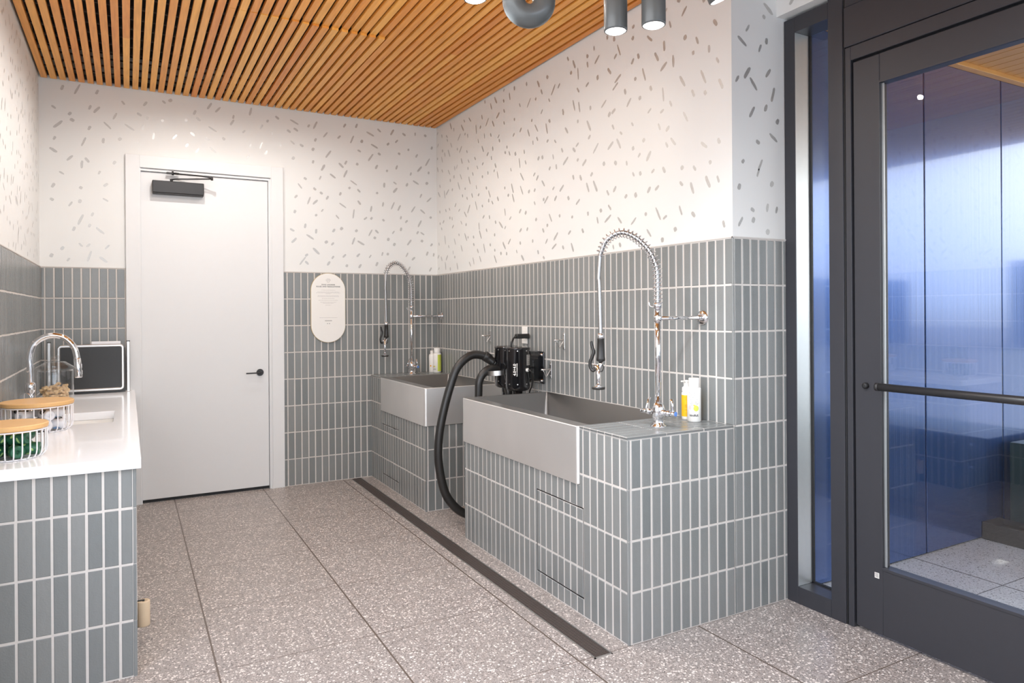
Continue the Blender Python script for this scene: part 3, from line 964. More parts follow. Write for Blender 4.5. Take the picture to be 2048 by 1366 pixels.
prerinse('near chrome spring-neck rinse faucet standing on the tiled deck by the glass door', 2.01, 2.35, (-.6, .8), .262, 1.677, 1.35, 1.225, .985, 1.297)
prerinse('far chrome spring-neck rinse faucet standing in the back corner behind the smaller sink', 2.03, 5.405, (-1, 0), .218, 1.732, 1.37, 1.25, .985, 1.300)

# ================================================================== BOTTLES
def wrap(mb, vs, fs, c, r, ang, z, mat):
    """put flat text (x right, y up) on a vertical cylinder round c, facing plan angle ang"""
    out = []
    for v in vs:
        a = ang + v.x / r
        out.append((c[0] + r * math.cos(a), c[1] + r * math.sin(a), z + v.y))
    mb.add(out, fs, mat)
def band(mb, c, r, z0, z1, a0, a1, mat, n=20):
    for k in range(n):
        p, q = a0 + (a1 - a0) * k / n, a0 + (a1 - a0) * (k + 1) / n
        mb.quad((c[0] + r * math.cos(p), c[1] + r * math.sin(p), z0), (c[0] + r * math.cos(q), c[1] + r * math.sin(q), z0),
                (c[0] + r * math.cos(q), c[1] + r * math.sin(q), z1), (c[0] + r * math.cos(p), c[1] + r * math.sin(p), z1), mat)
def blob(mb, c, r, ang, z, w, h, mat, n=16, rot=0.0, dr=0.0):
    vs = [Vector((0, 0, 0))]
    for f in (.34, .67, 1.0):
        for k in range(n):
            t = 2 * math.pi * k / n
            x, y = f * w / 2 * math.cos(t), f * h / 2 * math.sin(t)
            vs.append(Vector((x * math.cos(rot) - y * math.sin(rot), x * math.sin(rot) + y * math.cos(rot), 0)))
    fs = [(0, 1 + k, 1 + (k + 1) % n) for k in range(n)]
    for q in (0, 1):
        fs += [(1 + q * n + k, 1 + (q + 1) * n + k, 1 + (q + 1) * n + (k + 1) % n, 1 + q * n + (k + 1) % n) for k in range(n)]
    wrap(mb, vs, fs, c, r + dr, ang, z, mat)

def shampoo(x, y, r, h, label, ang, green=False, z=ZK):
    t = thing('shampoo_bottle', label, 'bottle', (x, y, z))
    m = MB(); hb = h * .78
    m.lathe([(r * .9, 0), (r, .003), (r, hb - .004), (r * .93, hb), (r * .6, hb + .002)], (x, y, z), n=32)
    b = m.build('bottle_body', M['white_plastic'], t)
    m = MB(); m.lathe([(r * .76, hb + .002), (r * .78, hb + .004), (r * .78, h - .002), (r * .74, h)], (x, y, z), n=32)
    m.build('bottle_cap', M['white_plastic'], t)
    m = MB(); c = (x, y)
    if not green:
        vs, fs = text_mesh('kindfull.', .0135, bold=.0003); wrap(m, [v for v in vs], fs, c, r + .0006, ang, z + .030, 0)
        vs, fs = text_mesh('Shampoo &', .0066); wrap(m, vs, fs, c, r + .0006, ang - .38, z + hb - .022, 1)
        vs, fs = text_mesh('Conditioner', .0066); wrap(m, vs, fs, c, r + .0006, ang - .34, z + hb - .031, 1)
        vs, fs = text_mesh('for Dogs', .0066); wrap(m, vs, fs, c, r + .0006, ang - .40, z + hb - .040, 1)
        for k, (zz, w) in enumerate(((.053, .034), (.064, .030), (.071, .036), (.078, .028))):
            vs = [Vector(p) for p in ((-w / 2, 0, 0), (w / 2, 0, 0), (w / 2, .0014, 0), (-w / 2, .0014, 0))]
            nseg = 7
            for q in range(nseg):
                a, b_ = -w / 2 + w * q / nseg, -w / 2 + w * (q + .72) / nseg
                wrap(m, [Vector(p) for p in ((a, 0, 0), (b_, 0, 0), (b_, .0014, 0), (a, .0014, 0))], [(0, 1, 2, 3)], c, r + .0006, ang, z + hb - zz, 1)
        blob(m, c, r, ang + .28, z + .062, .024, .026, 2, dr=.0006); blob(m, c, r, ang + .08, z + .074, .014, .008, 2, rot=-.5, dr=.0007)
        blob(m, c, r, ang - .62, z + .066, .014, .020, 3, dr=.0006)
        # round seal: a ring of short strokes
        for k in range(16):
            a = 2 * math.pi * k / 16
            blob(m, c, r, ang + .42 + .0075 / r * math.cos(a), z + .088 + .0075 * math.sin(a), .0022, .0012, 1, n=6, dr=.0006)
    else:
        band(m, c, r + .0006, z + .012, z + hb - .010, ang + .35, ang + 1.9, 2)
        blob(m, c, r, ang - .9, z + .05, .012, .014, 4, dr=.0006); blob(m, c, r, ang - .45, z + .052, .012, .014, 2, dr=.0006)
        vs, fs = text_mesh('kindfull.', .0105, bold=.0002); wrap(m, vs, fs, c, r + .0006, ang - .5, z + .03, 1)
        for q in range(9):
            blob(m, c, r, ang + 1.05, z + .03 + q * .012, .012, .0016, 1, n=4, dr=.0009)
    m.build('bottle_label', [M['print_dark'], M['print_grey'], M['lime'], M['pink'], M['print_red']], b)
    return t
AN = R(-118)   # plan angle facing the camera side
shampoo(2.243, 2.378, .0305, .196, 'large white shampoo bottle with a green fruit print on the near tub deck', R(-133))
shampoo(2.262, 5.425, .034, .205, 'white bottle with a yellow-green side on the far tub deck in the corner', R(-125), True)
def slim_white():
    x, y, z = 2.236, 5.475, ZK
    t = thing('lotion_bottle', 'slim white bottle half hidden behind the yellow-green one in the corner', 'bottle', (x, y, z))
    m = MB(); m.lathe([(.024, 0), (.026, .003), (.026, .135), (.022, .15), (.013, .155)], (x, y, z), n=28)
    b = m.build('bottle_body', M['white_plastic'], t)
    m = MB(); m.lathe([(.013, .154), (.015, .157), (.014, .18), (.012, .182)], (x, y, z), n=24)
    m.build('bottle_cap', M['white_plastic'], t)
    m = MB(); blob(m, (x, y), .026, R(-135), z + .055, .013, .014, 0, dr=.0006)
    m.build('bottle_label', M['print_red'], b)
slim_white()
def pump_bottle():
    x, y, z = 2.262, 2.447, ZK
    t = thing('pump_bottle', 'yellow-labelled foaming pump bottle beside the large white bottle', 'bottle', (x, y, z))
    m = MB(); m.lathe([(.021, 0), (.0225, .003), (.0225, .120), (.019, .128)], (x, y, z), n=28)
    b = m.build('bottle_body', M['white_plastic'], t)
    m = MB(); band(m, (x, y), .0232, z + .014, z + .112, 0, 2 * math.pi, 0, 32)
    for q, (zz, w) in enumerate(((.10, .020), (.092, .014), (.068, .022), (.064, .022), (.060, .022), (.056, .020), (.046, .022), (.042, .018), (.030, .012), (.022, .015))):
        blob(m, (x, y), .0232, R(-140), z + zz, w, .0018, 1, n=4, dr=.0005)
    m.build('bottle_label', [M['yellow'], simple('ochre_print', S(196, 142, 18), .5)], b)
    m = MB(); m.lathe([(.020, .126), (.021, .129), (.020, .146), (.012, .152), (.010, .160), (.010, .166)], (x, y, z), n=24)
    m.lathe([(.0095, .164), (.0095, .178), (.008, .180)], (x, y, z), n=20)
    m.box(x - .032, x + .004, y - .004, y + .004, z + .172, z + .179, 0, .001)
    m.build('pump_head', M['white_plastic'], t)
pump_bottle()

# ================================================================== PET DRYER BETWEEN THE TUBS
def dryer():
    t = thing('pet_dryer', 'black twin-motor pet dryer mounted on the tiled wall between the tubs', 'dryer', (2.13, 3.88, .85))
    r = .077
    def body(cy, z0, z1, cx):
        m = MB()
        m.lathe([(.030, -.03), (.032, 0), (.060, .002), (r - .004, .012), (r, .030), (r, z1 - z0 - .016), (r + .002, z1 - z0 - .013), (r + .002, z1 - z0 - .004), (r - .004, z1 - z0), (r - .03, z1 - z0 - .004), (0, z1 - z0 - .004)], (cx, cy, z0), n=40)
        b = m.build('motor_housing', M['gloss_black'], t)
        for a in (200, 240, 285, 150, 320):
            for z in (z0 + .045, z1 - .022):
                s = MB()
                q = Vector((cx + r * math.cos(R(a)), cy + r * math.sin(R(a)), z))
                s.cyl(q, q + Vector((math.cos(R(a)), math.sin(R(a)), 0)) * .003, .004, n=10)
                s.build('screw', M['satin'], b)
        return b
    b1 = body(3.965, .845, 1.112, 2.135)
    b2 = body(3.800, .840, 1.112, 2.125)
    c = (2.125, 3.800)
    m = MB()
    # lettering reads upwards on the housing
    vs, fs = text_mesh('4.0+4.0', .024, bold=.0006)
    wrap(m, [Vector((-v.y, v.x, 0)) for v in vs], fs, c, r + .0008, R(-133), .975, 0)
    vs, fs = text_mesh('FULL HORSEPOWER', .0088, bold=.0002)
    wrap(m, [Vector((-v.y, v.x, 0)) for v in vs], fs, c, r + .0008, R(-122), .975, 0)
    m.build('lettering', M['white_plastic'], b2)
    m = MB(); band(m, c, r + .0012, 1.000, 1.066, R(-75), R(-45), 0)
    for k in range(5):
        blob(m, c, r, R(-60), 1.058 - k * .011, .026, .002, 1, n=4, dr=.0018)
    m.build('rating_plate', [M['satin'], M['print_dark']], b2)
    m = MB(); m.box(2.304, XR - .001, 3.785, 3.985, .872, 1.076, 0, .004)
    m.box(2.19, 2.306, 3.90, 3.96, .90, 1.05, 0, .003); m.box(2.19, 2.306, 3.82, 3.86, .90, 1.05, 0, .003)
    pl = m.build('mounting_plate', M['gloss_black'], t)
    for y in (3.806, 3.964):
        for z in (.892, 1.056):
            m = MB()
            m.lathe([(.012, 0), (.012, .002), (.008, .005), (.008, .009), (0, .0095)], (2.304, y, z), (-1, 0, 0), 16)
            m.build('bolt', M['chrome'], pl)
    # silver U-shaped hose cradle on the far motor
    m = MB()
    path = catmull([(2.085, 4.035, .952), (2.02, 4.030, .948), (1.985, 3.975, .945), (1.985, 3.905, .945), (2.02, 3.865, .948), (2.06, 3.86, .95)], 8)
    for i in range(len(path) - 1):
        a, b = path[i], path[i + 1]
        m.box(0, (b - a).length + .0005, -.002, .002, -.015, .015, 0, xf=Matrix.Translation(a) @ (b - a).to_track_quat('X', 'Z').to_matrix().to_4x4())
    m.build('hose_cradle', M['satin'], t)
    # outlets under the motors
    m = MB(); m.cyl((2.135, 3.965, .846), (2.135, 3.965, .77), .030); m.build('air_outlet', M['gloss_black'], t)
    m = MB(); m.cyl((2.125, 3.80, .842), (2.125, 3.80, .765), .028); m.build('air_outlet', M['gloss_black'], t)
    # power lead from the housing down behind the sink
    gx, gy = c[0] + r * math.cos(R(-72)), c[1] + r * math.sin(R(-72))
    m = MB(); m.lathe([(.012, 0), (.012, .006), (.008, .012)], (gx, gy, .972), (math.cos(R(-72)), math.sin(R(-72)), 0), 16)
    m.build('cable_gland', M['white_plastic'], t)
    m = MB(); m.tube(catmull([(gx, gy, .972), (gx + .012, gy - .022, .968), (gx + .035, gy - .012, .93), (gx + .045, 3.745, .87), (gx + .045, 3.778, .81), (gx + .05, 3.80, .6)], 8), .005, 10)
    m.build('power_lead', M['rubber'], t)
    # plug lead to the socket above
    m = MB(); m.tube(catmull([(2.15, 3.93, 1.108), (2.155, 3.93, 1.135), (2.18, 3.945, 1.163), (2.22, 3.975, 1.172)], 8), .0065, 10)
    m.build('plug_lead', M['rubber'], t)
    m = MB(); m.box(2.215, XR - .004, 4.005 - .04, 4.005 + .0, 1.155, 1.186, 0, .005)
    m.build('plug', M['rubber'], t)
    # corrugated hoses
    def hose(pts, rr):
        P = catmull(pts, 30)
        # resample evenly
        L = [0]
        for i in range(1, len(P)): L.append(L[-1] + (P[i] - P[i - 1]).length)
        step = .0038; N = int(L[-1] / step); out = []; j = 0
        for i in range(N + 1):
            s_ = i * step
            while j < len(L) - 2 and L[j + 1] < s_: j += 1
            f = (s_ - L[j]) / max(1e-9, L[j + 1] - L[j]); out.append(P[j].lerp(P[j + 1], min(1, f)))
        m = MB(); m.tube(out, rr, 18, rib=lambda i: 1.04 if i % 2 else .92)
        return m
    hose([(2.052, 3.99, 1.005), (1.99, 4.01, 1.050), (1.905, 4.02, 1.054), (1.815, 4.02, .985), (1.762, 4.02, .862), (1.712, 4.02, .692), (1.684, 4.02, .54), (1.684, 4.02, .385), (1.723, 4.02, .21), (1.79, 4.01, .108), (1.87, 3.99, .055), (1.97, 3.95, .035), (2.08, 3.90, .032)], .0265).build('air_hose', M['rubber'], t)
    hose([(1.905, 3.95, .035), (1.915, 3.95, .4), (1.925, 3.95, .80), (1.935, 3.95, .905), (1.985, 3.95, .962), (2.045, 3.95, .968), (2.095, 3.945, .930), (2.118, 3.93, .86), (2.125, 3.92, .78), (2.13, 3.95, .5), (2.10, 4.0, .1)], .0255).build('air_hose', M['rubber'], t)
    m = MB()
    m.cyl((1.995, 4.01, 1.054), (2.035, 4.005, 1.026), .033, .031, bev=.003); m.cyl((2.035, 4.005, 1.026), (2.060, 4.0, 1.005), .025, .030, bev=.002)
    m.cyl((2.056, 4.0, 1.008), (2.068, 3.999, .998), .034, .034, bev=.002)
    m.build('hose_coupling', M['rubber'], t)
dryer()

# ================================================================== SMALL THINGS ON THE WALLS
def outlet():
    t = thing('wall_socket', 'white electrical socket on the tiled wall above the black dryer', 'socket', (XR, 4.035, 1.175))
    m = MB(); m.box(XR - .007, XR - .0008, 3.998, 4.07, 1.118, 1.232, 0, .002)
    p = m.build('cover_plate', M['white_plastic'], t)
    for z in (1.155, 1.196):
        m = MB(); m.box(XR - .009, XR - .006, 4.018, 4.050, z - .014, z + .014, 0, .002)
        m.build('receptacle', M['white_plastic'], p)
outlet()
def hook(y, z, label, grp):
    t = thing('robe_hook', label, 'hook', (XR, y, z), None)
    m = MB(); m.box(XR - .004, XR - .0006, y - .010, y + .010, z - .052, z + .048, 0, .0015)
    for dz in (-.036, .036): m.lathe([(.0055, 0), (.005, .002), (0, .003)], (XR - .004, y, z + dz), (-1, 0, 0), 12)
    m.build('back_plate', M['satin'], t)
    m = MB(); m.tube([(XR - .004, y, z + .006), (XR - .035, y, z + .003), (XR - .072, y, z + .004)], [.005, .0055, .006], 10)
    m.tube(catmull([(XR - .004, y, z + .002), (XR - .030, y, z - .036), (XR - .034, y, z - .040), (XR - .038, y, z - .036), (XR - .056, y, z + .0)], 5), .0028, 8)
    m.build('hook_prong', M['satin'], t)
G = 'steel hooks on the tiled wall'
hook(4.540, 1.155, 'farthest small steel hook on the tiled wall, left of the black dryer', G)
hook(3.560, 1.153, 'small steel hook high on the tiled wall, right of the black dryer', G)
hook(3.715, .965, 'lower small steel hook just right of the dryer mounting plate', G)

def sign():
    x0, x1, z0, z1 = 1.250, 1.522, 1.098, 1.646
    cx = (x0 + x1) / 2; r = (x1 - x0) / 2
    t = thing('rules_sign', 'white oval rules sign with grey writing on the tiled back wall', 'sign', (cx, YB, z0))
    def stadium(rr, y):
        pts = []
        for k in range(25):
            a = math.pi * k / 24
            pts.append((cx + rr * math.cos(a), y, z1 - r + rr * math.sin(a)))
        for k in range(25):
            a = math.pi + math.pi * k / 24
            pts.append((cx + rr * math.cos(a), y, z0 + r + rr * math.sin(a)))
        return pts
    m = MB(); m.poly(stadium(r, YB - .001), (0, -.008, 0)); m.build('brass_backing', M['gold'], t)
    m = MB(); m.poly(stadium(r - .0028, YB - .009), (0, -.004, 0)); m.build('sign_face', M['white_plastic'], t)
    yy = YB - .0134
    m = MB()
    def put(txt, size, z, sp=1.0, mat=0, bold=0):
        vs, fs = text_mesh(txt, size, spacing=sp, bold=bold)
        m.add([(cx + v.x, yy, z + v.y) for v in vs], fs, mat)
    put('DOG LOUNGE', .0145, z1 - .092, 1.12, 0, .0005)
    put('RULES AND REGULATIONS', .0145, z1 - .107, 1.08, 0, .0005)
    # paw print, outlined pads
    def oval(x, z, w, h, rot=0, th=.0012):
        n = 16
        def ring(f):
            o = []
            for k in range(n):
                a = 2 * math.pi * k / n
                px, pz = w * f * math.cos(a), h * f * math.sin(a)
                o.append((x + px * math.cos(rot) - pz * math.sin(rot), yy, z + px * math.sin(rot) + pz * math.cos(rot)))
            return o
        A, B = ring(1), ring(1 - th / min(w, h))
        m.add(A + B, [(k, (k + 1) % n, n + (k + 1) % n, n + k) for k in range(n)], 0)
    oval(cx, z1 - .066, .010, .008)
    for dx, dz, rt in ((-.015, -.056, .5), (-.006, -.048, .15), (.006, -.048, -.15), (.015, -.056, -.5)): oval(cx + dx, z1 + dz, .0035, .0052, rt, .001)
    # small unreadable paragraph lines
    for dz, w in ((.134, .11), (.149, .17), (.156, .19), (.163, .04), (.178, .165), (.185, .17), (.200, .10), (.215, .155), (.230, .125), (.237, .085), (.252, .045), (.352, .14)):
        x = cx - w / 2
        while x < cx + w / 2:
            l = rnd.uniform(.006, .016)
            m.box(x, min(x + l, cx + w / 2), yy, yy + .0003, z1 - dz - .0011, z1 - dz + .0011, 1); x += l + .0028
    m.box(cx - .028, cx + .028, yy, yy + .0003, z1 - .379, z1 - .372, 1)
    m.box(cx - .012, cx - .004, yy, yy + .0003, z1 - .402, z1 - .394, 1); m.box(cx + .003, cx + .012, yy, yy + .0003, z1 - .402, z1 - .394, 1)
    m.build('lettering', [M['print_grey'], M['print_light']], t)
sign()

# ================================================================== LEFT COUNTER
CX1, CY0, CZ0, CZ = .039, 2.900, .765, .806
def counter():
    t = thing('tiled_counter', 'grey-blue tiled counter base along the left wall under white quartz', 'counter', (-.24, 4.2, 0))
    m = MB()
    x1, y0 = .024, 2.919
    m.box(XL + .001, x1 - .009, y0 + .009, 3.905, 0, CZ0 - .001, 1); m.box(XL + .001, x1 - .009, 4.40, YB - .002, 0, CZ0 - .001, 1)
    m.box(XL + .001, x1 - .009, 3.905, 4.40, 0, .655, 1); m.box(x1 - .030, x1 - .009, 3.905, 4.40, .655, CZ0 - .001, 1)
    tiles(m, (0, y0, 0), X3, Z3, (0, -1, 0), XL, x1 - .0127, 0, CZ0 - .002, -.030, .757 - 4 * PH + .068)
    tiles(m, (0, y0, 0), X3, Z3, (0, -1, 0), x1 - .0125, x1 - .0003, 0, CZ0 - .002, x1 - .02, .757 - 4 * PH + .068, wu=.04, g=.001)
    tiles(m, (x1, 0, 0), Y3, Z3, X3, y0 + .001, YB - .01, 0, CZ0 - .002, y0, .757 - 4 * PH + .068)
    m.build('tiled_base', TG, t)
    # top with the sink cut-out
    bx0, bx1, by0, by1 = -.385, -.066, 3.93, 4.375
    m = MB()
    m.box(XL + .001, CX1, CY0, by0, CZ0, CZ, 0, .002); m.box(XL + .001, CX1, by1, YB - .001, CZ0, CZ, 0, .002)
    m.box(XL + .001, bx0, by0 - .002, by1 + .002, CZ0, CZ - .00005); m.box(bx1, CX1, by0 - .002, by1 + .002, CZ0, CZ - .00005)
    w = m.build('quartz_worktop', M['quartz']); tag(w, 'white quartz worktop with a cut-out basin, along the left wall', 'worktop')
    s = thing('undermount_sink', 'white undermount basin set in the quartz worktop', 'sink', (-.225, 4.15, .66))
    m = MB()
    def rr(x0, x1_, ya, yb, r_, z, n=5):
        o = []
        for cx, cy, a0 in ((x1_ - r_, yb - r_, 0), (x0 + r_, yb - r_, 90), (x0 + r_, ya + r_, 180), (x1_ - r_, ya + r_, 270)):
            for k in range(n + 1):
                a = R(a0 + 90 * k / n); o.append((cx + r_ * math.cos(a), cy + r_ * math.sin(a), z))
        return o
    rings = [rr(bx0 - .012, bx1 + .012, by0 - .012, by1 + .012, .02, CZ0 - .001), rr(bx0 + .002, bx1 - .002, by0 + .002, by1 - .002, .03, CZ0 - .001), rr(bx0 + .006, bx1 - .006, by0 + .006, by1 - .006, .04, .70), rr(bx0 + .03, bx1 - .03, by0 + .03, by1 - .03, .04, .665)]
    n = len(rings[0]); vs = [p for q in rings for p in q]; fs = []
    for k in range(3):
        for i in range(n):
            j = (i + 1) % n; fs.append((k * n + i, (k + 1) * n + i, (k + 1) * n + j, k * n + j))
    m.add(vs, fs, 0, True); m.add(rings[-1], [tuple(range(n))], 0)
    m.build('basin', M['ceramic'], s)
    m = MB(); m.lathe([(.02, 0), (.02, .002), (.012, .001), (0, .001)], (-.225, 4.15, .6655), n=20); m.build('drain_strainer', M['chrome'], s)
counter()

def goose_faucet():
    x0, y0, z = -.452, 4.44, CZ
    t = thing('gooseneck_faucet', 'chrome gooseneck faucet with a disc handle on the quartz worktop', 'faucet', (x0, y0, z))
    m = MB(); m.lathe([(.027, 0), (.027, .004), (.023, .006), (.023, .125), (.0245, .13), (.0245, .16), (.022, .165), (.016, .170)], (x0, y0, z), n=28)
    m.build('faucet_body', M['chrome'], t)
    pts = catmull([(x0, y0, z + .16), (x0 - .001, y0, z + .25), (x0 - .002, y0, z + .30), (x0 + .014, y0, z + .365), (x0 + .055, y0, z + .402), (x0 + .105, y0, z + .414), (x0 + .155, y0, z + .398), (x0 + .195, y0, z + .350), (x0 + .210, y0, z + .290)], 12)
    m = MB(); m.tube(pts, .0155, 20); m.build('faucet_neck', M['chrome'], t)
    e = pts[-1]
    m = MB(); d = Vector((.06, 0, -1)).normalized()
    m.lathe([(.0155, 0), (.0175, .004), (.0185, .10), (.0165, .106), (.012, .104)], e, d, 22)
    sh = m.build('spray_head', M['chrome'], t)
    m = MB()
    for k in (0, 1):
        q = e + d * (.030 + .034 * k)
        m.box(.0155, .0215, -.005, .005, -.026, -.002, 0, .002, xf=Matrix.Translation(q))
    m.build('spray_button', M['satin'], sh)
    m = MB(); q = Vector((x0 - .004, y0, z + .094))
    m.cyl(q, q + Vector((-.01, -.045, 0)), .014); e2 = q + Vector((-.01, -.045, 0))
    m.lathe([(.020, 0), (.027, .004), (.027, .010), (.024, .012)], e2, (-.01, -.045, 0), 28)
    m.build('faucet_handle', M['chrome'], t)
goose_faucet()

def folding_panel():
    t = thing('grooming_table', 'folded black-topped grooming table with a silver frame, upright at the back of the worktop', 'table', (-.22, 5.42, CZ))
    x0, x1, z0, z1 = -.405, -.024, CZ + .018, CZ + .326
    Y0 = 5.395
    m = MB(); m.box(x0 + .016, x1 - .016, Y0 + .002, Y0 + .022, z0 + .016, z1 - .016, 0)
    m.build('rubber_top', M['rubber'], t)
    m = MB(); rr = .026
    def ringf(ins, y):
        o = []
        for cx, cz, a0 in ((x1 - rr, z1 - rr, 0), (x0 + rr, z1 - rr, 90), (x0 + rr, z0 + rr, 180), (x1 - rr, z0 + rr, 270)):
            for k in range(6):
                a = R(a0 + 18 * k); q = max(rr - ins, .002); o.append((cx + q * math.cos(a), y, cz + q * math.sin(a)))
        return o
    rg = [ringf(0, Y0 + .03), ringf(0, Y0), ringf(.004, Y0 - .004), ringf(.013, Y0 - .004), ringf(.017, Y0), ringf(.017, Y0 + .03)]
    n = 24; vs = [p for q in rg for p in q]; fs = [(k * n + i, k * n + (i + 1) % n, (k + 1) * n + (i + 1) % n, (k + 1) * n + i) for k in range(5) for i in range(n)]
    m.add(vs, fs, 0, False)
    m.build('edge_frame', M['satin'], t)
    m = MB(); m.box(x0 + .01, x1, Y0 + .03, Y0 + .05, CZ + .001, CZ + .018, 0)
    m.box(x0 + .02, x1 + .006, Y0 + .032, Y0 + .06, CZ + .001, CZ + .30, 0)
    m.build('under_frame', M['rubber'], t)
    m = MB(); m.box(-.215, -.045, Y0 + .04, Y0 + .06, z1 - .01, z1 + .018, 0, .002)
    m.build('top_rail', M['wire'], t)
    for x in (-.462, -.010):
        m = MB(); m.box(x, x + .020, Y0 + .04, Y0 + .06, CZ, CZ + .343, 0, .003); m.box(x - .001, x + .021, Y0 + .039, Y0 + .061, CZ + .341, CZ + .346, 1)
        m.build('leg', [M['satin'], M['rubber']], t)
folding_panel()

def jar():
    x, y, z, r = -.356, 4.62, CZ, .088
    t = thing('treat_jar', 'clear lidded jar half full of bone biscuits, on the quartz worktop', 'jar', (x, y, z))
    m = MB(); h = .220
    m.lathe([(0, .0), (r - .004, 0), (r, .004), (r, h)], (x, y, z), n=44, cap=False)
    m.build('jar_body', M['acrylic'], t)
    m = MB(); m.lathe([(r - .004, h - .008), (r - .004, h + .001), (r + .012, h + .003), (r + .013, h + .008), (r * .62, h + .040), (r * .56, h + .045), (.012, h + .047)], (x, y, z), n=44)
    m.lathe([(.012, h + .046), (.010, h + .056), (.021, h + .062), (.023, h + .070), (.018, h + .077), (0, h + .078)], (x, y, z), n=28)
    m.build('jar_lid', M['acrylic'], t)
    # biscuits: bone-shaped
    n = 0
    proto = None
    rr = random.Random(5)
    def bone():
        m = MB(); L = .022
        prof = []
        for s in (1, -1):
            for a in range(0, 361, 40):
                pass
        pts = []
        def arc(cx, cy, r_, a0, a1, k=7):
            for i in range(k):
                a = R(a0 + (a1 - a0) * i / (k - 1)); pts.append((cx + r_ * math.cos(a), cy + r_ * math.sin(a)))
        arc(L, .0065, .0078, -30, 200); arc(-L, .0065, .0078, -20, 210); arc(-L, -.0065, .0078, 150, 380); arc(L, -.0065, .0078, 160, 390)
        N = len(pts)
        lay = [(-.0055, .86), (-.004, 1), (.004, 1), (.0055, .86)]
        vs = [(p[0] * (f if abs(p[0]) < L else 1), p[1] * f, zz) for zz, f in lay for p in pts]
        fs = [(k * N + i, k * N + (i + 1) % N, (k + 1) * N + (i + 1) % N, (k + 1) * N + i) for k in range(3) for i in range(N)]
        fs += [tuple(range(N))[::-1], tuple(range(3 * N, 4 * N))]
        m.add(vs, fs, 0)
        return m.build('dog_biscuit', M['biscuit'])
    lay = 0
    for zl in (.014, .030, .046, .062, .078, .094, .110, .124):
        cnt = 7 if zl < .12 else 4
        for k in range(cnt):
            a = 2 * math.pi * (k + rr.random() * .5) / cnt + zl * 37
            rad = .048 if k else .0
            loc = (x + rad * math.cos(a), y + rad * math.sin(a), z + zl + rr.uniform(-.002, .004))
            rot = (rr.uniform(-.35, .35), rr.uniform(-.45, .45), a + rr.uniform(.9, 2.2))
            if proto is None: proto = bone(); o = proto
            else: o = proto.copy(); col.objects.link(o)
            o.location = loc; o.rotation_euler = rot
            tag(o, 'bone-shaped tan dog biscuit inside the clear lidded jar', 'biscuit', 'dog biscuits in the jar')
jar()

def basket(x, y, r, h, label, wl):
    z = CZ
    t = thing('wire_basket', label, 'basket', (x, y, z))
    m = MB(); m.lathe([(r - .002, h - .004), (r + .004, h - .003), (r + .005, h + .002), (r + .005, h + .011), (r + .002, h + .014), (0, h + .014)], (x, y, z), n=64, smooth=False)
    m.lathe([(r * .88, h - .014), (r * .88, h - .003)], (x, y, z), n=48)
    m.build('bamboo_lid', M['bamboo'], t)
    m = MB()
    ring = lambda rr, zz: [(x + rr * math.cos(2 * math.pi * k / 60), y + rr * math.sin(2 * math.pi * k / 60), z + zz) for k in range(60)]
    m.tube(ring(r, h - .008), .0028, 8, closed=True); m.tube(ring(r - .022, .003), .0025, 8, closed=True)
    n = 28
    for k in range(n):
        a = 2 * math.pi * k / n; ca, sa = math.cos(a), math.sin(a)
        Q = lambda rr, zz: (x + rr * ca, y + rr * sa, z + zz)
        m.tube([Q(r, h - .008), Q(r, .034), Q(r - .003, .018), Q(r - .011, .007), Q(r - .022, .003), Q(0, .003)] if k % 4 == 0 else [Q(r, h - .008), Q(r, .034), Q(r - .003, .018), Q(r - .011, .007), Q(r - .024, .003)], .0024, 6)
    m.build('wire_cage', M['wire'], t)
    return t
basket(-.362, 3.81, .137, .122, 'farther white wire basket with a wood lid, holding white bag rolls', 1)
basket(-.384, 3.14, .116, .112, 'nearest white wire basket with a wood lid, holding green bag rolls', 1)

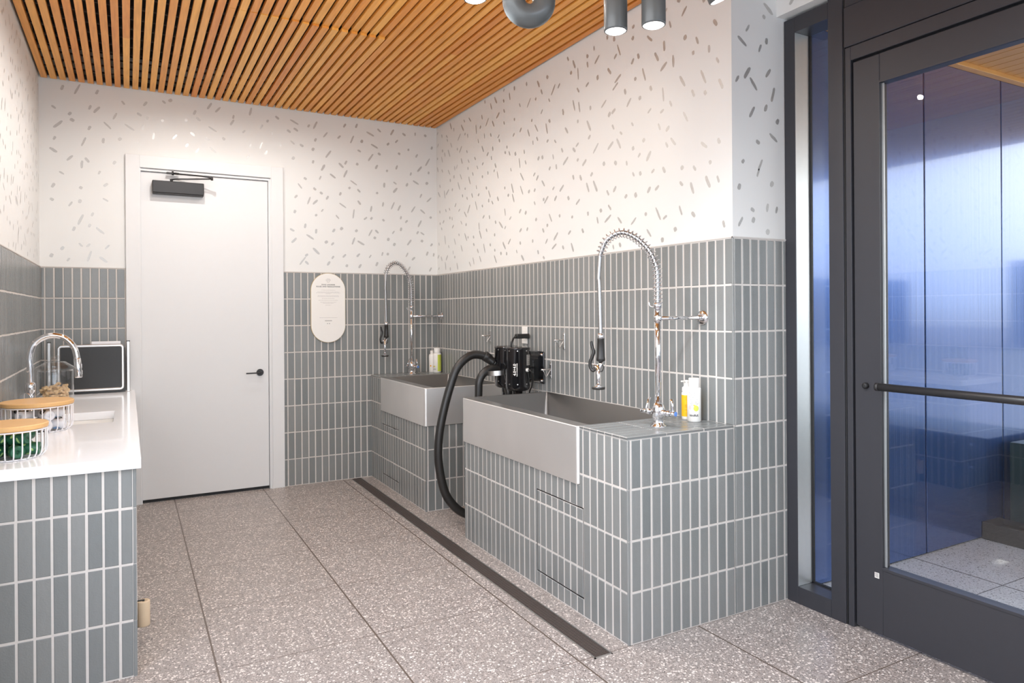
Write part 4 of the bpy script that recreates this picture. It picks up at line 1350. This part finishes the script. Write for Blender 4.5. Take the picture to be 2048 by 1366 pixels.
def rolls():
    rr = random.Random(9)
    def roll(name, mat, r, L, white):
        t = thing(name, '', 'bag roll', (0, 0, 0))
        m = MB(); m.lathe([(.006, -L / 2), (r * .92, -L / 2), (r, -L / 2 + .003), (r * .98, 0), (r, L / 2 - .003), (r * .92, L / 2), (.006, L / 2), (.006, L / 2 - .01), (.0, L / 2 - .01)], (0, 0, 0), n=22)
        b = m.build('roll_body', mat, t)
        m = MB()
        if white:
            blob(m, (0, 0), r, 0, 0, .026, .034, 0, n=18, dr=.0006); blob(m, (0, 0), r, 0, .002, .019, .012, 1, n=12, dr=.0010)
            blob(m, (0, 0), r, math.pi * .9, 0, .022, .030, 2, n=18, dr=.0006)
        else:
            for k in range(7):
                blob(m, (0, 0), r, k * .9, rr.uniform(-.018, .018), rr.uniform(.012, .026), rr.uniform(.006, .012), 0, n=10, rot=rr.uniform(-1, 1), dr=.0006)
        m.build('roll_print', [M['print_dark'], M['print_light'], simple('soft_blue_print', S(150, 180, 214), .5)] if white else [M['bag_lime']], b)
        return t
    W = roll('waste_bag_roll', M['bag_white'], .023, .062, True)
    first = True
    cx, cy = -.362, 3.81
    k = 0
    for lz, n, rad in ((.030, 7, .082), (.030, 2, .026), (.077, 5, .070)):
        for i in range(n):
            a = 2 * math.pi * i / n + lz * 20
            loc = (cx + rad * math.cos(a), cy + rad * math.sin(a), CZ + lz + rr.uniform(-.001, .001))
            rot = (R(90) + rr.uniform(-.15, .15), rr.uniform(-2.6, -.6), a + rr.uniform(-.3, .3) + R(90))
            o = W if first else copy_tree(W)
            first = False
            o.location = loc; o.rotation_euler = rot
            tag(o, 'white bag roll with dark print in the farther wire basket', 'bag roll', 'white bag rolls in the wire basket')
    Gn = roll('waste_bag_roll', M['bag_green'], .023, .062, False)
    first = True; cx, cy = -.384, 3.14
    for lz, n, rad in ((.030, 6, .064), (.074, 4, .052)):
        for i in range(n):
            a = 2 * math.pi * i / n + lz * 31
            o = Gn if first else copy_tree(Gn)
            first = False
            o.location = (cx + rad * math.cos(a), cy + rad * math.sin(a), CZ + lz + rr.uniform(-.001, .001))
            o.rotation_euler = (R(90) + rr.uniform(-.2, .2), rr.uniform(0, 3), a + rr.uniform(-.4, .4) + R(90))
            tag(o, 'green camouflage-patterned bag roll in the nearest wire basket', 'bag roll', 'green bag rolls in the wire basket')
rolls()

def paper_roll():
    x, y, z = .045, 3.20, .072
    t = thing('paper_roll', 'beige paper roll fixed low on the side of the tiled counter', 'roll', (x, y, z))
    m = MB(); m.lathe([(.010, .0), (.022, .0), (.0235, .003), (.0235, .097), (.022, .10), (.010, .10), (.010, 0)], (.0485, y, z), n=28, cap=False)
    m.build('paper', M['paper'], t)
    m = MB(); m.cyl((.0485, y, z - .004), (.0485, y, z + .104), .004); m.box(.0245, .0485, y - .004, y + .004, z + .100, z + .104); m.box(.0245, .0485, y - .004, y + .004, z - .004, z)
    m.build('holder', M['blackmetal'], t)
paper_roll()

# ================================================================== CHANDELIER OF BENT TUBES
def chandelier():
    t = thing('tube_chandelier', 'grey enamel chandelier of bent tubes with glowing round ends, at the top edge', 'light', (1.05, 1.65, 2.9))
    yaw = R(28.775)
    F = Vector((math.sin(yaw), math.cos(yaw), 0)); Rt = Vector((math.cos(yaw), -math.sin(yaw), 0))
    def P(px, py, d):
        return Vector((0, 0, 1.3277)) + F * d + Rt * ((px - 1024) / 1398.5 * d) + Vector((0, 0, (683 - 58.5 - py) / 1398.5 * d))
    r = .0335; D = 2.0
    # U bend
    c = P(1062, 1, D)
    u = [c + Rt * (-.043) + Vector((0, 0, .30)), c + Rt * (-.043) + Vector((0, 0, .12))]
    arc = [c + Rt * (-.043 * math.cos(math.pi * k / 16)) - Vector((0, 0, .043 * math.sin(math.pi * k / 16))) + F * (.012 * k / 16) for k in range(17)]
    pts = [c + Rt * (-.043) + Vector((0, 0, .22)), c + Rt * (-.043) + Vector((0, 0, .10))] + arc + [c + Rt * .043 + F * .012 + Vector((0, 0, .10)), c + Rt * .043 + F * .012 + Vector((0, 0, .22))]
    m = MB(); m.tube(pts, r, 28)
    m.build('bent_tube', M['lamp_grey'], t)
    ends = [((1235, 66), (0, 0, -1), 2.0), ((1311, 55), (0, 0, -1), 1.95), ((955, 1), (.05, 0, -1), 2.0), ((1446, 3), (.35, -.1, -.8), 2.0)]
    tops = []
    for (px, py), d, dist in ends:
        e = P(px, py, dist); dv = Vector(d).normalized()
        top = e - dv * .34
        m = MB()
        m.lathe([(r, 0), (r, .333), (r - .001, .337), (r - .004, .338), (r - .0045, .330), (0, .330)], top, dv, 32)
        ob = m.build('lamp_tube', M['lamp_grey'], t)
        m = MB(); m.lathe([(r - .0035, .331), (r - .0035, .336), (r - .009, .3395), (0, .341)], top, dv, 32, cap=False)
        m.build('lamp_lens', M['emit'], ob)
        tops.append(top)
        l = light('lamp_glow', 'SPOT', e + dv * .015, e + dv, 24, (.84, .92, 1), spot_size=R(158), spot_blend=.8, shadow_soft_size=.02)
    m = MB()
    hub = Vector((1.12, 1.62, 2.62))
    for tp in tops + [pts[0], pts[-1]]:
        m.tube(catmull([tp, tp + Vector((0, 0, .08)), (tp + hub) / 2 + Vector((0, 0, .10)), hub + Vector((0, 0, .06))], 8), r * .98, 20)
    m.tube([hub, hub + Vector((0, 0, .28))], .012, 10)
    m.lathe([(.07, 0), (.07, .02), (.01, .03)], (hub.x, hub.y, ZC - .03), n=24)
    m.build('tube_hub', M['lamp_grey'], t)
chandelier()

# ================================================================== OUTSIDE
def outside():
    m = MB(); m.box(XF + .1, 5.4, -4.0, 2.262, -.10, -.004)
    struct(m.build('terrace_floor', M['paver']))
    m = MB(); m.box(-40, 60, -60, 60, -.30, -.12)
    struct(m.build('street_ground', M['asphalt']))
    # glossy blue panel wall, four cladding boards with dark joints
    w = bpy.data.objects.new('wall_outside', None); col.objects.link(w); w.location = (4, 2.26, 0); struct(w)
    xs = [XF + .102, 3.798, 4.575, 5.35, 6.2]
    m = MB()
    m.box(XF + .102, 6.2, 2.27, 2.6, -.11, 3.6, 1)
    for a, b in zip(xs[:-1], xs[1:]): m.box(a + .006, b - .006, 2.250, 2.272, .004, 3.4, 0, .002)
    m.build('blue_cladding', [M['blue'], M['bronze2']], w)
    # timber soffit
    s = MB()
    z0 = 2.69
    s.box(XF + .112, 6.6, -3.5, 2.249, z0 + .040, z0 + .16, 1)
    y = 2.245
    k = 0
    x = XF + .118
    while x < 6.5:
        s.box(x, x + .088, -3.5, 2.205, z0 + .022, z0 + .042, 0, .003); x += .092
    s.box(XF + .112, 6.6, 2.205, 2.249, z0 - .002, z0 + .05, 0, .002)
    struct(s.build('ceiling_soffit', [M['cedar'], M['black']]))
    # curb, glass balustrade, studded board
    m = MB(); m.box(4.335, 4.51, -3.4, 2.248, -.004, .095, 0, .004)
    tag(m.build('granite_curb', M['curb']), 'dark stone curb outside under the glass balustrade', 'curb')
    t = thing('glass_balustrade', 'clear glass balustrade standing on the curb outside the door', 'balustrade', (4.40, .5, .09))
    for a, b in ((.55, 2.155), (-1.1, .53), (-2.8, -1.12)):
        m = MB(); m.box(4.370, 4.382, a, b, .095, 1.105)
        m.build('glass_panel', M['glass'], t)
    t = thing('planter_box', 'dark green studded planter box beyond the glass balustrade', 'planter', (4.8, .5, -.1))
    m = MB(); m.box(4.52, 5.1, -3.0, 2.19, -.004, .548, 0, .004)
    m.build('planter_board', M['planter'], t)
    for k in range(8):
        for z in (.36, .50):
            m = MB(); m.lathe([(.009, 0), (.006, .004), (0, .005)], (4.5195, 2.10 - k * .10, z), (-1, 0, 0), 10)
            m.build('stud', M['satin'], t)
    # buildings across the street
    for i, (x0, x1, y0, y1, h, lab) in enumerate(((22, 30, -30, -14, 2.6, 'far low pale blue building across the street, left part'), (30, 40, -10, 6, 3.2, 'far low pale building across the street, right part'))):
        b = MB(); b.box(x0, x1, y0, y1, -.12, h)
        for q in range(8):
            yy = y0 + 1 + q * 1.9
            b.box(x0 - .03, x0 + .01, yy, yy + 1.1, 1.0, 2.2, 1)
        tag(b.build('street_building', [M['facade'], M['bronze']]), lab, 'building')
outside()
